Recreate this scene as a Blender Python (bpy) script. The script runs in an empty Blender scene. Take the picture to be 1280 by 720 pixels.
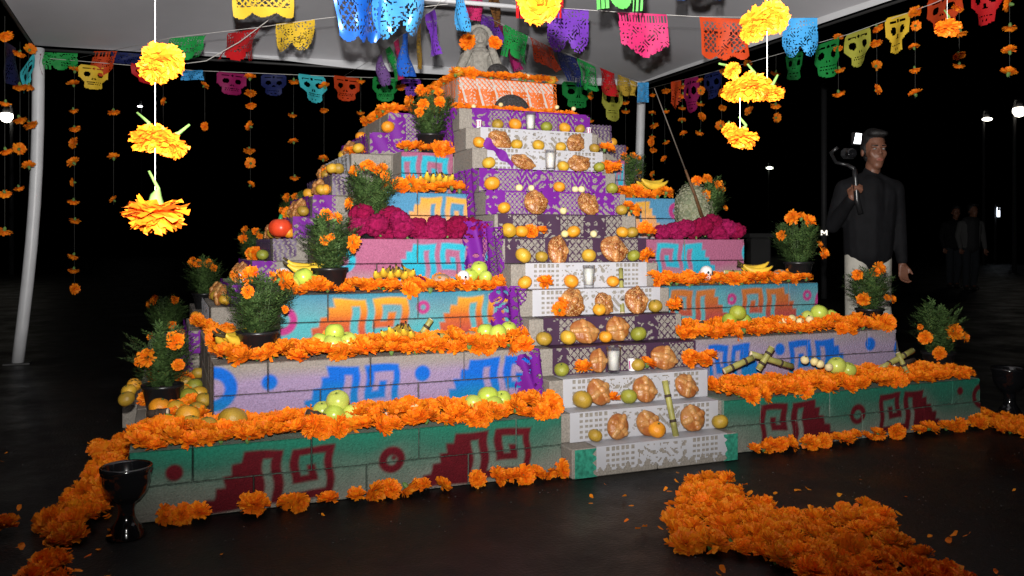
import bpy, bmesh, math, random
import numpy as np
from mathutils import Vector, Matrix, noise as mnoise
R = math.radians
random.seed(7); np.random.seed(7)
scene = bpy.context.scene
COL = scene.collection

# ------------------------------------------------------------------ camera
# world axes follow the altar: x runs right along its front, y runs back, origin at its front left foot
FPX, CAMH, HORIZ, TH = 1044.2, .9415, 302.96, .39305
CAM = Vector((.114, -3.054, CAMH))
CT, ST = math.cos(TH), math.sin(TH)
cd = bpy.data.cameras.new('camera'); cam = bpy.data.objects.new('camera', cd); COL.objects.link(cam)
cam.location = CAM; cam.rotation_euler = (R(90), 0, -TH)
cd.lens = FPX / 1280 * 36; cd.sensor_width = 36; cd.shift_y = -(360 - HORIZ) / 1280
cd.clip_start = .05; cd.clip_end = 500
scene.camera = cam

# ------------------------------------------------------------------ night sky, moonless sun, the photographer's flash
w = bpy.data.worlds.new('World'); scene.world = w; w.use_nodes = True
nt = w.node_tree; bg = nt.nodes['Background']
sky = nt.nodes.new('ShaderNodeTexSky'); sky.sky_type = 'NISHITA'; sky.sun_disc = False
sky.sun_elevation = R(-9); sky.sun_rotation = R(200)
nt.links.new(sky.outputs[0], bg.inputs[0]); bg.inputs[1].default_value = .05
fd = bpy.data.lights.new('camera_flash', 'SPOT'); fl = bpy.data.objects.new('camera_flash', fd); COL.objects.link(fl)
fd.energy = 1500; fd.color = (1, .97, .93); fd.shadow_soft_size = .022; fd.spot_size = R(90); fd.spot_blend = 1
fl.location = CAM + Vector((-.01, .03, .165)); fl.rotation_euler = (R(90 + 18), 0, -TH - R(1)); fl.scale = (1.6, 1, 1)   # a flash tube throws a wide, low beam
scene.view_settings.view_transform = 'Standard'; scene.view_settings.look = 'None'
scene.view_settings.exposure = 0; scene.view_settings.gamma = 1
scene.render.engine = 'CYCLES'
scene.cycles.max_bounces = 8; scene.cycles.transparent_max_bounces = 12

# ------------------------------------------------------------------ pixel helpers (photo pixels 1280x720 -> points)
def ray(u, v):
    x = (u - 640) / FPX; return Vector((x * CT + ST, -x * ST + CT, -(v - HORIZ) / FPX))
def onz(u, v, z): d = ray(u, v); return CAM + d * ((z - CAMH) / d.z)
def ony(u, v, y): d = ray(u, v); return CAM + d * ((y - CAM.y) / d.y)
def onx(u, v, x): d = ray(u, v); return CAM + d * ((x - CAM.x) / d.x)
def atZ(u, v, Z): return CAM + ray(u, v) * Z
def depth(p): q = Vector(p) - CAM; return q.x * ST + q.y * CT
VIEW = Vector((ST, CT, 0)); RIGHT = Vector((CT, -ST, 0))

# ------------------------------------------------------------------ colour and material helpers
def lin(h, k=1.0):
    h = h.lstrip('#'); o = []
    for i in (0, 2, 4):
        c = int(h[i:i+2], 16) / 255
        o.append(min(.95, (c / 12.92 if c <= .04045 else ((c + .055) / 1.055) ** 2.4) * k))
    return tuple(o)
def nd(t, typ, **kw):
    n = t.nodes.new(typ)
    for k, v in kw.items():
        if k.startswith('i_'): n.inputs[k[2:].replace('_', ' ')].default_value = v
        else: setattr(n, k, v)
    return n
MATS = {}
def mat(name, col, rough=.6, spec=.4, metal=0, var=0, vscale=30, bump=0, bscale=60, island=0, objvar=0, col2=None,
        trans=0, sss=0, coat=0, emit=0, alpha=1, attr=None, glass=False, hue=0, detail=3):
    if name in MATS: return MATS[name]
    m = bpy.data.materials.new(name); MATS[name] = m; m.use_nodes = True
    t = m.node_tree; b = t.nodes['Principled BSDF']; out = t.nodes['Material Output']
    b.inputs['Roughness'].default_value = rough; b.inputs['Specular IOR Level'].default_value = spec
    b.inputs['Metallic'].default_value = metal
    tc = nd(t, 'ShaderNodeTexCoord')
    src = nd(t, 'ShaderNodeRGB'); src.outputs[0].default_value = (*col, 1); cur = src.outputs[0]
    if attr:
        at = nd(t, 'ShaderNodeAttribute', attribute_name=attr); cur = at.outputs['Color']
    def mixv(fac, c2, kind='MIX'):
        nonlocal cur
        mx = nd(t, 'ShaderNodeMix', data_type='RGBA', blend_type=kind)
        t.links.new(fac, mx.inputs[0]); t.links.new(cur, mx.inputs[6])
        if isinstance(c2, tuple): mx.inputs[7].default_value = (*c2, 1)
        else: t.links.new(c2, mx.inputs[7])
        cur = mx.outputs[2]
    if col2 and island:
        g = nd(t, 'ShaderNodeNewGeometry'); mixv(g.outputs['Random Per Island'], col2)
    if col2 and objvar:
        g = nd(t, 'ShaderNodeObjectInfo')
        mp = nd(t, 'ShaderNodeMath', operation='MULTIPLY'); mp.inputs[1].default_value = objvar
        t.links.new(g.outputs['Random'], mp.inputs[0]); mixv(mp.outputs[0], col2)
    if hue:
        oi = nd(t, 'ShaderNodeObjectInfo'); mr = nd(t, 'ShaderNodeMapRange'); mr.inputs[3].default_value = 1 - hue; mr.inputs[4].default_value = 1 + hue*.3; t.links.new(oi.outputs['Random'], mr.inputs[0])
        vm = nd(t, 'ShaderNodeVectorMath', operation='SCALE'); t.links.new(cur, vm.inputs[0]); t.links.new(mr.outputs[0], vm.inputs['Scale']); cur = vm.outputs[0]
    if var:
        n = nd(t, 'ShaderNodeTexNoise'); n.inputs['Scale'].default_value = vscale; n.inputs['Detail'].default_value = detail
        t.links.new(tc.outputs['Object'], n.inputs['Vector'])
        rp = nd(t, 'ShaderNodeMapRange'); rp.inputs[1].default_value = .3; rp.inputs[2].default_value = .7
        rp.inputs[3].default_value = 1 - var; rp.inputs[4].default_value = 1 + var * .6
        t.links.new(n.outputs[0], rp.inputs[0])
        if col2 and not island and not objvar: mixv(rp.outputs[0] if False else n.outputs[0], col2)
        mm = nd(t, 'ShaderNodeVectorMath', operation='SCALE'); t.links.new(cur, mm.inputs[0]); t.links.new(rp.outputs[0], mm.inputs['Scale'])
        cur = mm.outputs[0]
    t.links.new(cur, b.inputs['Base Color'])
    if bump:
        n2 = nd(t, 'ShaderNodeTexNoise'); n2.inputs['Scale'].default_value = bscale; n2.inputs['Detail'].default_value = 5
        t.links.new(tc.outputs['Object'], n2.inputs['Vector'])
        bp = nd(t, 'ShaderNodeBump'); bp.inputs['Strength'].default_value = bump; bp.inputs['Distance'].default_value = .01
        t.links.new(n2.outputs[0], bp.inputs['Height']); t.links.new(bp.outputs[0], b.inputs['Normal'])
    if coat: b.inputs['Coat Weight'].default_value = coat; b.inputs['Coat Roughness'].default_value = .15
    if sss: b.inputs['Subsurface Weight'].default_value = sss; b.inputs['Subsurface Radius'].default_value = (.01, .006, .003)
    if emit:
        b.inputs['Emission Color'].default_value = (*col, 1); b.inputs['Emission Strength'].default_value = emit
    if glass:
        tp = nd(t, 'ShaderNodeBsdfTransparent'); gs = nd(t, 'ShaderNodeBsdfGlossy'); gs.inputs['Roughness'].default_value = .04
        lw = nd(t, 'ShaderNodeLayerWeight'); lw.inputs[0].default_value = .25; mg = nd(t, 'ShaderNodeMixShader')
        t.links.new(lw.outputs['Facing'], mg.inputs[0]); t.links.new(tp.outputs[0], mg.inputs[1]); t.links.new(gs.outputs[0], mg.inputs[2]); t.links.new(mg.outputs[0], out.inputs[0])
    if trans:
        tr = nd(t, 'ShaderNodeBsdfTranslucent'); t.links.new(cur, tr.inputs[0])
        mx = nd(t, 'ShaderNodeMixShader'); mx.inputs[0].default_value = trans
        t.links.new(b.outputs[0], mx.inputs[1]); t.links.new(tr.outputs[0], mx.inputs[2]); t.links.new(mx.outputs[0], out.inputs[0])
    return m

# ------------------------------------------------------------------ mesh helpers
class MB:
    def __init__(s): s.v = []; s.f = []; s.m = []
    def add(s, vs, fs, mi=0):
        o = len(s.v); s.v += [tuple(p) for p in vs]; s.f += [tuple(i + o for i in f) for f in fs]; s.m += [mi] * len(fs); return s
    def box(s, a, b, mi=0, bev=0):
        (x0, y0, z0), (x1, y1, z1) = a, b
        if not bev:
            return s.add([(x0,y0,z0),(x1,y0,z0),(x1,y1,z0),(x0,y1,z0),(x0,y0,z1),(x1,y0,z1),(x1,y1,z1),(x0,y1,z1)],
                  [(0,3,2,1),(4,5,6,7),(0,1,5,4),(1,2,6,5),(2,3,7,6),(3,0,4,7)], mi)
        bm = bmesh.new(); bmesh.ops.create_cube(bm, size=1)
        for v in bm.verts: v.co = Vector(((x0+x1)/2 + v.co.x*(x1-x0), (y0+y1)/2 + v.co.y*(y1-y0), (z0+z1)/2 + v.co.z*(z1-z0)))
        bmesh.ops.bevel(bm, geom=bm.edges[:], offset=bev, segments=1, affect='EDGES')
        bm.verts.index_update()
        s.add([v.co for v in bm.verts], [[v.index for v in f.verts] for f in bm.faces], mi); bm.free(); return s
    def lathe(s, prof, n=24, c=(0,0,0), mi=0, cap=True):
        vs = [(c[0]+r*math.cos(2*math.pi*i/n), c[1]+r*math.sin(2*math.pi*i/n), c[2]+z) for r, z in prof for i in range(n)]
        fs = [(j*n+i, j*n+(i+1)%n, (j+1)*n+(i+1)%n, (j+1)*n+i) for j in range(len(prof)-1) for i in range(n)]
        if cap: fs += [tuple(range(n-1,-1,-1)), tuple((len(prof)-1)*n+i for i in range(n))]
        return s.add(vs, fs, mi)
    def tube(s, pts, rads, n=8, mi=0, cap=True):
        pts = [Vector(p) for p in pts]; vs = []
        if not hasattr(rads, '__len__'): rads = [rads] * len(pts)
        up = Vector((0, 0, 1)); prev = None
        for i, p in enumerate(pts):
            d = (pts[min(i+1, len(pts)-1)] - pts[max(i-1, 0)]).normalized()
            a = d.cross(up if abs(d.z) < .9 else Vector((1, 0, 0))).normalized() if prev is None else (prev - d * prev.dot(d)).normalized()
            prev = a; b = d.cross(a)
            vs += [p + (a*math.cos(2*math.pi*k/n) + b*math.sin(2*math.pi*k/n)) * rads[i] for k in range(n)]
        fs = [(j*n+i, j*n+(i+1)%n, (j+1)*n+(i+1)%n, (j+1)*n+i) for j in range(len(pts)-1) for i in range(n)]
        if cap: fs += [tuple(range(n-1,-1,-1)), tuple((len(pts)-1)*n+i for i in range(n))]
        return s.add(vs, fs, mi)
    def ball(s, c, r, nu=14, nv=9, mi=0, sc=(1,1,1), fn=None):
        vs = []
        for j in range(nv+1):
            t = math.pi * j / nv
            for i in range(nu):
                p = 2*math.pi*i/nu; d = Vector((math.sin(t)*math.cos(p), math.sin(t)*math.sin(p), math.cos(t)))
                k = r * (fn(d) if fn else 1); vs.append((c[0]+d.x*k*sc[0], c[1]+d.y*k*sc[1], c[2]+d.z*k*sc[2]))
        fs = [(j*nu+i, (j+1)*nu+i, (j+1)*nu+(i+1)%nu, j*nu+(i+1)%nu) for j in range(nv) for i in range(nu)]
        return s.add(vs, fs, mi)
    def caps(s, p0, p1, r0, r1, n=12):
        p0, p1 = Vector(p0), Vector(p1); d = p1 - p0; L = d.length
        if L < 1e-5: return s.ball(p0, r0)
        d /= L; pts = []; rr = []
        for k in range(4): a = math.pi/2*(1-k/4); pts.append(p0 - d*r0*math.sin(a)); rr.append(max(r0*math.cos(a), 1e-4))
        pts.append(p0); rr.append(r0); pts.append(p1); rr.append(r1)
        for k in range(1, 5): a = math.pi/2*k/4; pts.append(p1 + d*r1*math.sin(a)); rr.append(max(r1*math.cos(a), 1e-4))
        return s.tube(pts, rr, n)
    def mesh(s, name, mats, smooth=True):
        me = bpy.data.meshes.new(name); me.from_pydata([tuple(p) for p in s.v], [], s.f)
        for m in (mats if isinstance(mats, (list, tuple)) else [mats]): me.materials.append(m)
        if any(s.m): me.polygons.foreach_set('material_index', s.m)
        me.polygons.foreach_set('use_smooth', [smooth] * len(me.polygons)); me.update(); return me
def ob(name, me, parent=None, loc=(0,0,0), rot=(0,0,0), sc=1):
    o = bpy.data.objects.new(name, me); COL.objects.link(o)
    o.location = loc; o.rotation_euler = rot if not isinstance(rot, Matrix) else rot.to_euler()
    o.scale = (sc,)*3 if not hasattr(sc, '__len__') else sc
    if parent: o.parent = parent
    return o
def tag(o, label, cat, group=None):
    o['label'] = label; o['category'] = cat
    if group: o['group'] = group
    return o
def thing(name, label, cat, group=None, loc=(0,0,0), rot=(0,0,0), sc=1):
    return tag(ob(name, None, None, loc, rot, sc), label, cat, group)
def struct(o): o['kind'] = 'structure'; return o
def bake(o):
    dg = bpy.context.evaluated_depsgraph_get(); dg.update()
    me = bpy.data.meshes.new_from_object(o.evaluated_get(dg)); o.modifiers.clear(); o.data = me
    me.polygons.foreach_set('use_smooth', [True] * len(me.polygons)); return o
def remesh(o, vox, smooth=4):
    m = o.modifiers.new('r', 'REMESH'); m.mode = 'VOXEL'; m.voxel_size = vox
    if smooth: q = o.modifiers.new('s', 'SMOOTH'); q.iterations = smooth; q.factor = .5
    return bake(o)
ORD = ['first','second','third','fourth','fifth','sixth','seventh','eighth','ninth','tenth','eleventh','twelfth','thirteenth','fourteenth']
rnd = random.Random(11)
U = rnd.uniform

# ------------------------------------------------------------------ ground
g = MB(); g.add([(-120,-60,0),(120,-60,0),(120,160,0),(-120,160,0)], [(0,1,2,3)])
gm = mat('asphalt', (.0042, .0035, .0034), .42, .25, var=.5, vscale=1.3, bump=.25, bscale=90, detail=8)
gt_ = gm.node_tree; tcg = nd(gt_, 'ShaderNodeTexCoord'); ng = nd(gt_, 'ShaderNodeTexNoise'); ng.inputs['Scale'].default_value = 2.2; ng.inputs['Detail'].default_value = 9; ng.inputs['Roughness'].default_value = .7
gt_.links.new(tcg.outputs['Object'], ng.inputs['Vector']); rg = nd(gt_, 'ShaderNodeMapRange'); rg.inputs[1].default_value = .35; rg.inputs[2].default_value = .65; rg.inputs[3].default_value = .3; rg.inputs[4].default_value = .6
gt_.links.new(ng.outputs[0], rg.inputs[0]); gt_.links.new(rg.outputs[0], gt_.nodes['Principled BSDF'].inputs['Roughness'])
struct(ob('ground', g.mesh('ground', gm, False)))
q = MB(); rg_ = random.Random(77)
for i in range(900):
    p = onz(rg_.uniform(-40,1320), 470 + 260*rg_.random()**.8, 0); s_ = rg_.uniform(.0008,.0030)
    if -.1 < p.x < 4.1 and p.y > -.1: continue
    q.add([(p.x+s_*rg_.uniform(.6,1.4), p.y, .0005),(p.x-s_, p.y+s_, .0005),(p.x-s_*.5, p.y-s_, .0005),(p.x, p.y, s_*1.2)], [(0,1,3),(1,2,3),(2,0,3)])
o = ob('floor_grit', q.mesh('floor_grit', mat('pale_grit', (.10,.09,.08), .9), False)); o['kind'] = 'stuff'; o['label'] = 'tiny pale grit and crumbs strewn over the black floor'; o['category'] = 'grit'

# ------------------------------------------------------------------ the stepped altar
C, W, D = .12, 4.0, .279
TF = [0, D, 2*D, 3*D, 4*D, 1.385, 1.6]             # how far each tier is set back
YS = lambda k: -.09 + .1055 * (k - 1)              # front of stair step k (1..14)
def sm(d, e=.004): return np.clip(.5 - d / (2*e), 0, 1)
def rect(a, z, x0, x1, z0, z1): return np.maximum(np.maximum(x0 - a, a - x1), np.maximum(z0 - z, z - z1))
def fret(a, z, x0, x1, z0, z1, mir=False):
    u = (a - x0) / (x1 - x0)
    if mir: u = 1 - u
    v = (z - z0) / (z1 - z0); k = (x1 - x0)
    u = u + .012*np.sin(v*9 + x0*7); v = v + .02*np.sin(u*11 + x0*3)
    rs = [(.07*i, .44, .2*i - .05, .2*i + .2) for i in range(5)] + [(.35,.435,0,1),(.35,.59,.84,1),(.51,.59,0,1),(.51,1,0,.17),(.93,1,0,1),
          (.655,1,.84,1),(.655,.735,.33,1),(.655,.865,.33,.48),(.79,.865,.33,.66)]
    d = np.full(a.shape, 9.)
    for (p, q, r, s) in rs: d = np.minimum(d, np.maximum(np.maximum(p - u, u - q)*k, np.maximum(r - v, v - s)*(z1 - z0)))
    return d
def disc(a, z, x, zz, r0, r1=0, sq=1.0):
    q = np.sqrt((a - x)**2 + ((z - zz)*sq)**2); d = q - r0
    return np.maximum(d, r1 - q) if r1 else d
def nz(a, z, s, o=0): return np.array([mnoise.noise(Vector((x*s, y*s, o))) for x, y in zip(a.ravel(), z.ravel())]).reshape(a.shape)
def mix(c, c2, f): return c*(1 - f[:, None]) + np.array(c2)*f[:, None]
GREY = np.array([.30, .27, .235])
def ax(u, t, v=400): return ony(u, v, TF[t-1]).x
def pt(u, v, t): p = ony(u, v, TF[t-1]); return p.x, p.z
PAT = {1: [('f',256,417,0),('f',530,663,0),('d',218,591,.028,0),('d',490,575,.05,.02),('d',492,572,.008,0),('f',951,1044,1),('d',1072,518,.05,.02),('f',1099,1175,1),('d',1201,489,.02,0),('d',1227,495,.065,.035)],
       2: [('d',267,487,.085,.04),('d',337,478,.031,0),('f',373,499,0),('d',528,467,.033,0),('f',551,671,0),('f',885,956,1),('d',975,437,.03,.0),('f',987,1064,1),('d',1088,430,.035,0),('d',1131,436,.075,.04)],
       3: [('f',381,510,0),('f',541,645,0),('f',838,914,1),('f',928,1001,1)],
       4: [('d',430,326,.055,.025),('f',489,582,0),('d',616,322,.04,.015),('f',821,898,1),('d',940,316,.07,.03)],
       5: [('f',500,586,0),('f',770,828,1)],
       6: [('f',462,560,0),('f',768,800,1)]}
MAG = {3: [('d',353,401,.062,.03),('d',529,384,.03,.012),('d',915,374,.03,.011),('d',1009,369,.03,.011),('d',1032,376,.075,.035)], 5: [('d',845,264,.05,.02)]}
def paint(t, a, z, hh):
    """colour of the sprayed front of tier t at a (m along) and hh (0..1 up the tier)"""
    n = nz(a, z, 6, t); n2 = nz(a, z, 25, t+9); c = np.tile(GREY, (len(a), 1)) * (1 + .12*n2)[:, None]
    ss = lambda x0, x1, x: np.clip((x - x0)/(x1 - x0), 0, 1)
    gt = {1:(.035,.22,.155), 2:(.36,.27,.44), 3:(.05,.36,.43), 4:(.50,.16,.28), 5:(.10,.36,.50), 6:(.46,.15,.27)}
    z0 = (t-1)*2*C; zt = lambda f: z0 + f*2*C
    if t == 1:
        c = mix(c, (.022,.15,.10), ss(-.1, .75, hh + .3*n) * .93)
        c = mix(c, (.012,.20,.125), ss(.7,1,hh + .2*n)*.85)
    elif t == 2:
        c = mix(c, (.33,.24,.41), ss(0,.3,1.0 - hh + .15*n)*.92); c = mix(c, (.33,.13,.25), ss(.75,1,1 - hh + .2*n)*.8)
        c = mix(c, GREY, sm(.83 - hh - .1*n, .12)*.9*(a < 1.7)); c = mix(c, (.36,.32,.40), .4*(a > 2.3))
    elif t == 3:
        c = mix(c, (.035,.22,.34), ss(.3,1,hh)*.97); c = mix(c, (.06,.38,.43), ss(.0,.6,1 - hh + .3*n)*.9)
    elif t == 4:
        c = mix(c, (.40,.115,.22), ss(-.2,.4,hh + .2*n)*.95); c = mix(c, (.50,.33,.38), ss(.6,1,1 - hh)*.5*(a > .9)); 
    elif t == 5:
        c = mix(c, (.07,.27,.46), np.full(len(a), .95)); c = mix(c, (.55,.35,.25), ss(.55,1,1 - hh + .2*n)*.5)
    else:
        c = mix(c, (.38,.10,.20), np.full(len(a), .95)); c = mix(c, GREY, ss(.0,1,1-hh)*.35)
    def pc(i):
        if t == 1: return np.tile((.120,.005,.011), (len(a), 1))*(1 + .15*n2)[:, None]
        if t == 2:
            q = np.tile((.005,.13,.60), (len(a), 1)); return mix(q, (.01,.22,.36), ss(.35,.95,1 - hh + .3*n))
        if t in (3, 5):
            q = np.tile((.70,.38,.03), (len(a), 1)); q = mix(q, (.58,.14,.02) if t == 3 else (.75,.38,.12), ss(.05,.45,1 - hh)); 
            return mix(q, (.36,.03,.06) if t == 3 else (.65,.30,.22), ss(.4,.95,1 - hh)) if a.mean() < 2 or t == 5 else mix(mix(q,(.40,.09,.03),np.full(len(a),.75)), (.33,.03,.08), ss(.4,.95,1 - hh))
        return mix(np.tile((.03,.42,.55), (len(a), 1)), (.015,.27,.50), ss(.4,1,1 - hh)*.8)
    e = .0048
    for it in PAT.get(t, []):
        if it[0] == 'f': d = fret(a, z, ax(it[1], t), ax(it[2], t), zt(.08 if t != 2 else 0), zt(.86 if t in (1,2) else .9), it[3])
        else: x, zz = pt(it[1], it[2], t); d = disc(a, z, x, zz, it[3], it[4])
        c = c*(1 - sm(d + .004*n, e)[:, None]) + pc(0)*sm(d + .004*n, e)[:, None]
    for it in MAG.get(t, []):
        x, zz = pt(it[1], it[2], t); c = mix(c, (.42,.04,.20), sm(disc(a, z, x, zz, it[3], it[4]) + .004*n, e))
    return np.clip(c, .004, .95)
blockm = mat('sprayed_block', (.36,.32,.28), .9, .2, attr='Col', var=.20, vscale=140, bump=.55, bscale=170, detail=4)
greym = mat('concrete_block', tuple(GREY*.92), .92, .2, var=.25, vscale=120, bump=.5, bscale=170, detail=5)
altar = thing('stepped_altar', 'stepped pyramid altar of spray-painted concrete blocks with stairs up its sides', 'altar', loc=(2, 2, 0))
def child_mesh(name, me): o = ob(name, me, altar, (-2,-2,0)); return o
def front_block(t, x0, x1, course):
    z0 = course * C; y = TF[t-1] + U(-.003, .004); g = .0016
    x0 += g; x1 -= g; zl, zh = z0 + .0012, z0 + C - .0012
    nx = max(4, int((x1-x0)/.0052)); nzz = 23
    X = np.concatenate([[x0], np.linspace(x0+.003, x1-.003, nx-1), [x1]]); Z = np.concatenate([[zl], np.linspace(zl+.003, zh-.003, nzz-1), [zh]])
    A, B = np.meshgrid(X, Z); Y = np.full(A.shape, y) + np.random.uniform(-.0007, .0007, A.shape)
    edge = (A == x0)|(A == x1)|(B == zl)|(B == zh); Y[edge] += .005 + np.random.uniform(0, .005, edge.sum()); cz = nz(A, B, 22, t*3 + course); ne = np.minimum(np.minimum(A-x0, x1-A), np.minimum(B-zl, zh-B)); Y += np.where((ne < .013) & (cz > .22), .004*(1 - ne/.013), 0)
    vs = np.stack([A.ravel(), Y.ravel(), B.ravel()], 1); nn = len(X)
    fs = [(j*nn+i, j*nn+i+1, (j+1)*nn+i+1, (j+1)*nn+i) for j in range(len(Z)-1) for i in range(nn-1)]
    hh = (B.ravel() - (t-1)*2*C) / (2*C); col = paint(t, A.ravel(), B.ravel(), hh) * (.80 if t == 1 else .88)
    mb = MB(); mb.add(vs, fs)
    yb = y + .19; q = [(x0, y+.006, zl),(x1, y+.006, zl),(x1, yb, zl),(x0, yb, zl),(x0, y+.006, zh),(x1, y+.006, zh),(x1, yb, zh),(x0, yb, zh)]
    mb.add(q, [(0,3,2,1),(4,5,6,7),(1,2,6,5),(2,3,7,6),(3,0,4,7)])
    me = mb.mesh('block', blockm, False); ca = me.color_attributes.new('Col', 'FLOAT_COLOR', 'POINT')
    cc = np.ones((len(me.vertices), 4)); cc[:len(col), :3] = col; cc[len(col):, :3] = GREY if t > 1 else np.array([.2,.27,.22])
    ca.data.foreach_set('color', cc.ravel()); child_mesh('block', me)
for t in range(1, 7):
    xl, xr = (TF[t-1], W - TF[t-1]) if t < 6 else (1.30, 2.70)
    for c2 in (0, 1):
        for (p, q, s) in ((xl, 1.6, 1), (2.4, xr, -1)):
            if q - p < .05: continue
            cuts = []; x = (p if s == 1 else q) + (0 if True else 0); step = .4*s; x += s*(.2 if c2 == (1 if t != 4 else 0) else .4)
            while p + .06 < x < q - .06: cuts.append(x); x += step
            cuts = sorted([p] + cuts + [q])
            for i in range(len(cuts)-1): front_block(t, cuts[i], cuts[i+1], (t-1)*2 + c2)
# plain blocks: left flank of each tier, and the three stairs
BM = {}
def plain_block(x0, y0, z0, x1, y1, z1):
    dims = tuple(round(v, 3) for v in (x1-x0-.003, y1-y0-.003, z1-z0-.0024))
    if dims not in BM:
        b = MB(); b.box((-dims[0]/2, -dims[1]/2, -dims[2]/2), (dims[0]/2, dims[1]/2, dims[2]/2), bev=.004); BM[dims] = b.mesh('block', greym, False)
    o = ob('block', BM[dims], altar, ((x0+x1)/2 - 2, (y0+y1)/2 - 2 , (z0+z1)/2)); return o
for t in range(1, 7):
    x = TF[t-1] if t < 6 else 1.30; y1 = W - TF[t-1]
    for c2 in (0, 1):
        y = TF[t-1] + .197 + (.2 if c2 else 0)
        if c2: plain_block(x, TF[t-1]+.197, ((t-1)*2+1)*C, x+.2, y, ((t-1)*2+2)*C)
        while y < y1 - .05:
            ye = min(y + .4, y1)
            if not (y > 1.6 and ye < 2.4): plain_block(x, y, ((t-1)*2+c2)*C, x+.2, ye, ((t-1)*2+c2+1)*C)
            y = ye
for k in range(1, 15):
    t = (k+1)//2; y0 = YS(k); y1 = max(TF[t-1], y0 + .12) + (.0 if t > 1 else .08); z0, z1 = (k-1)*C, k*C; y0j = y0 + U(-.003, .003)
    cuts = (1.6, 2.0, 2.4) if k % 2 else (1.6, 1.8, 2.2, 2.4)
    for i in range(len(cuts)-1):
        plain_block(cuts[i], y0j, z0, cuts[i+1], y1, z1)
        plain_block(y0, cuts[i], z0, y1, cuts[i+1], z1)
        plain_block(W - y1, cuts[i], z0, W - y0, cuts[i+1], z1)
core = MB()
for t in range(1, 8):
    xl, xr = (TF[t-1]+.15, W - TF[t-1]) if t < 6 else ((1.45, 2.70) if t == 6 else (1.6, 2.4)); yb = W - TF[t-1]
    if t == 7: core.box((1.603, 1.603, (t-1)*2*C - .02), (2.397, 2.397, t*2*C))
    else: core.box((xl, TF[t-1]+.15, (t-1)*2*C + .001 - (.02 if t > 1 else 0)), (xr - .003, yb, t*2*C - .004))
core.box((1.603,.03,.001),(2.397,.4,.235))
child_mesh('core', core.mesh('core', greym, False))
# green paint on the ends of the first step
gp = mat('green_spray', (.03,.24,.16), .9, .2, var=.4, vscale=60, bump=.4, bscale=150)
def ptch(xa, xb, name='green_paint_patch'):
    b = MB(); n = 10
    vs = []; 
    for j in range(n+1):
        z = .004 + j/n*.114; e = .012*math.sin(j*1.9 + xa*5)
        vs += [(xa + (e if xa > 2 else 0), YS(1)-.006, z), (xb + (e if xa < 2 else 0), YS(1)-.006, z)]
    b.add(vs, [(2*j, 2*j+1, 2*j+3, 2*j+2) for j in range(n)]); child_mesh(name, b.mesh(name, gp, False))
ptch(1.61, 1.70); ptch(2.33, 2.395)
b = MB(); b.add([(1.702, 1.602, 1.681),(2.33,1.602,1.681),(2.33,2.25,1.681),(1.702,2.25,1.681),(1.712,1.612,1.915),(2.32,1.612,1.915),(2.32,2.24,1.915),(1.712,2.24,1.915)],
      [(0,3,2,1),(4,5,6,7),(0,1,5,4),(1,2,6,5),(2,3,7,6),(3,0,4,7)])
child_mesh('top_plinth', b.mesh('top_plinth', mat('pale_plinth', (.52,.48,.43), .9, .2, var=.15, vscale=60), False))

# ------------------------------------------------------------------ cut paper cloths draped on the stairs
def lace(kind, u, v, Wd, H, seed=0):
    """True where paper is left; u, v in metres"""
    hole = np.zeros(u.shape, bool); sd = seed*1.7
    def lattice(p, q, a, b, m, x0, x1, y0, y1):
        i = (u > x0) & (u < x1) & (v > y0) & (v < y1)
        return i & ((p % a) > m) & ((q % b) > m)
    n = np.sin(u*71 + sd + 2*np.sin(v*60 + sd)) * np.sin(v*83 + 2*np.sin(u*49 + sd)); n3 = np.sin(u*150 + 3*np.sin(v*90+sd)) * np.sin(v*120 + 2*np.sin(u*80))
    if kind == 'white':
        for x0, x1 in ((.04, .04+.135), (Wd-.185, Wd-.05)): hole |= lattice(u - x0, v, .0225, .0225, .0075, x0, x1, .010, H-.008)
        hole |= ((n > .40) | ((n3 > .62) & (n < 0))) & (u > .19) & (u < Wd-.2) & (v > .01) & (v < H-.012)
    elif kind == 'purple':
        z = (u / .105).astype(int) % 3
        hole |= (z == 1) & lattice(u + v, u - v, .026, .026, .006, 0, Wd, .004, H-.004)
        hole |= (z == 0) & (n > .28) & (n3 > -.55); hole |= (z == 2) & (np.sin((u + v*.7*np.sign(np.sin(u*95)))*230) > .25) & (np.abs(np.sin(u*95)) > .22)
    elif kind == 'dark':
        z = ((u + .05) / .13).astype(int) % 2
        hole |= (z == 1) & lattice(u + v, u - v, .034, .034, .007, 0, Wd, .006, H-.004)
        hole |= (z == 0) & (n > .45) & (n3 > -.3)
    elif kind == 'orange':
        n = np.sin(u*150 + sd + 2*np.sin(v*130 + sd)) * np.sin(v*170 + 2*np.sin(u*110 + sd))
        z = (u / .1).astype(int) % 2
        hole |= (n > .5) & (v < H*.72) & (np.sin(u*31) > -.5); hole |= (z == 1) & (n3 > .8); hole |= (v > H*.72) & lattice(u + v, u - v, .03, .03, .006, 0, Wd, 0, H-.006)
    elif kind == 'omesh':
        hole |= np.sin(u*330 + np.sign(np.sin(v*90))*v*120) > .25
    elif kind == 'mesh':
        hole |= np.sin(u*240 + np.sin(v*160)*1.5) * np.sin(v*150) > .15
    return ~hole
def sheet(mask, nx, ny, mapf):
    keep = mask; idx = -np.ones((ny+1, nx+1), int); vs = []; fs = []
    for j in range(ny):
        for i in range(nx):
            if not keep[j, i]: continue
            q = []
            for (a, b2) in ((j, i), (j, i+1), (j+1, i+1), (j+1, i)):
                if idx[a, b2] < 0: idx[a, b2] = len(vs); vs.append(mapf(b2/nx, a/ny))
                q.append(idx[a, b2])
            fs.append(q)
    return vs, fs
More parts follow.
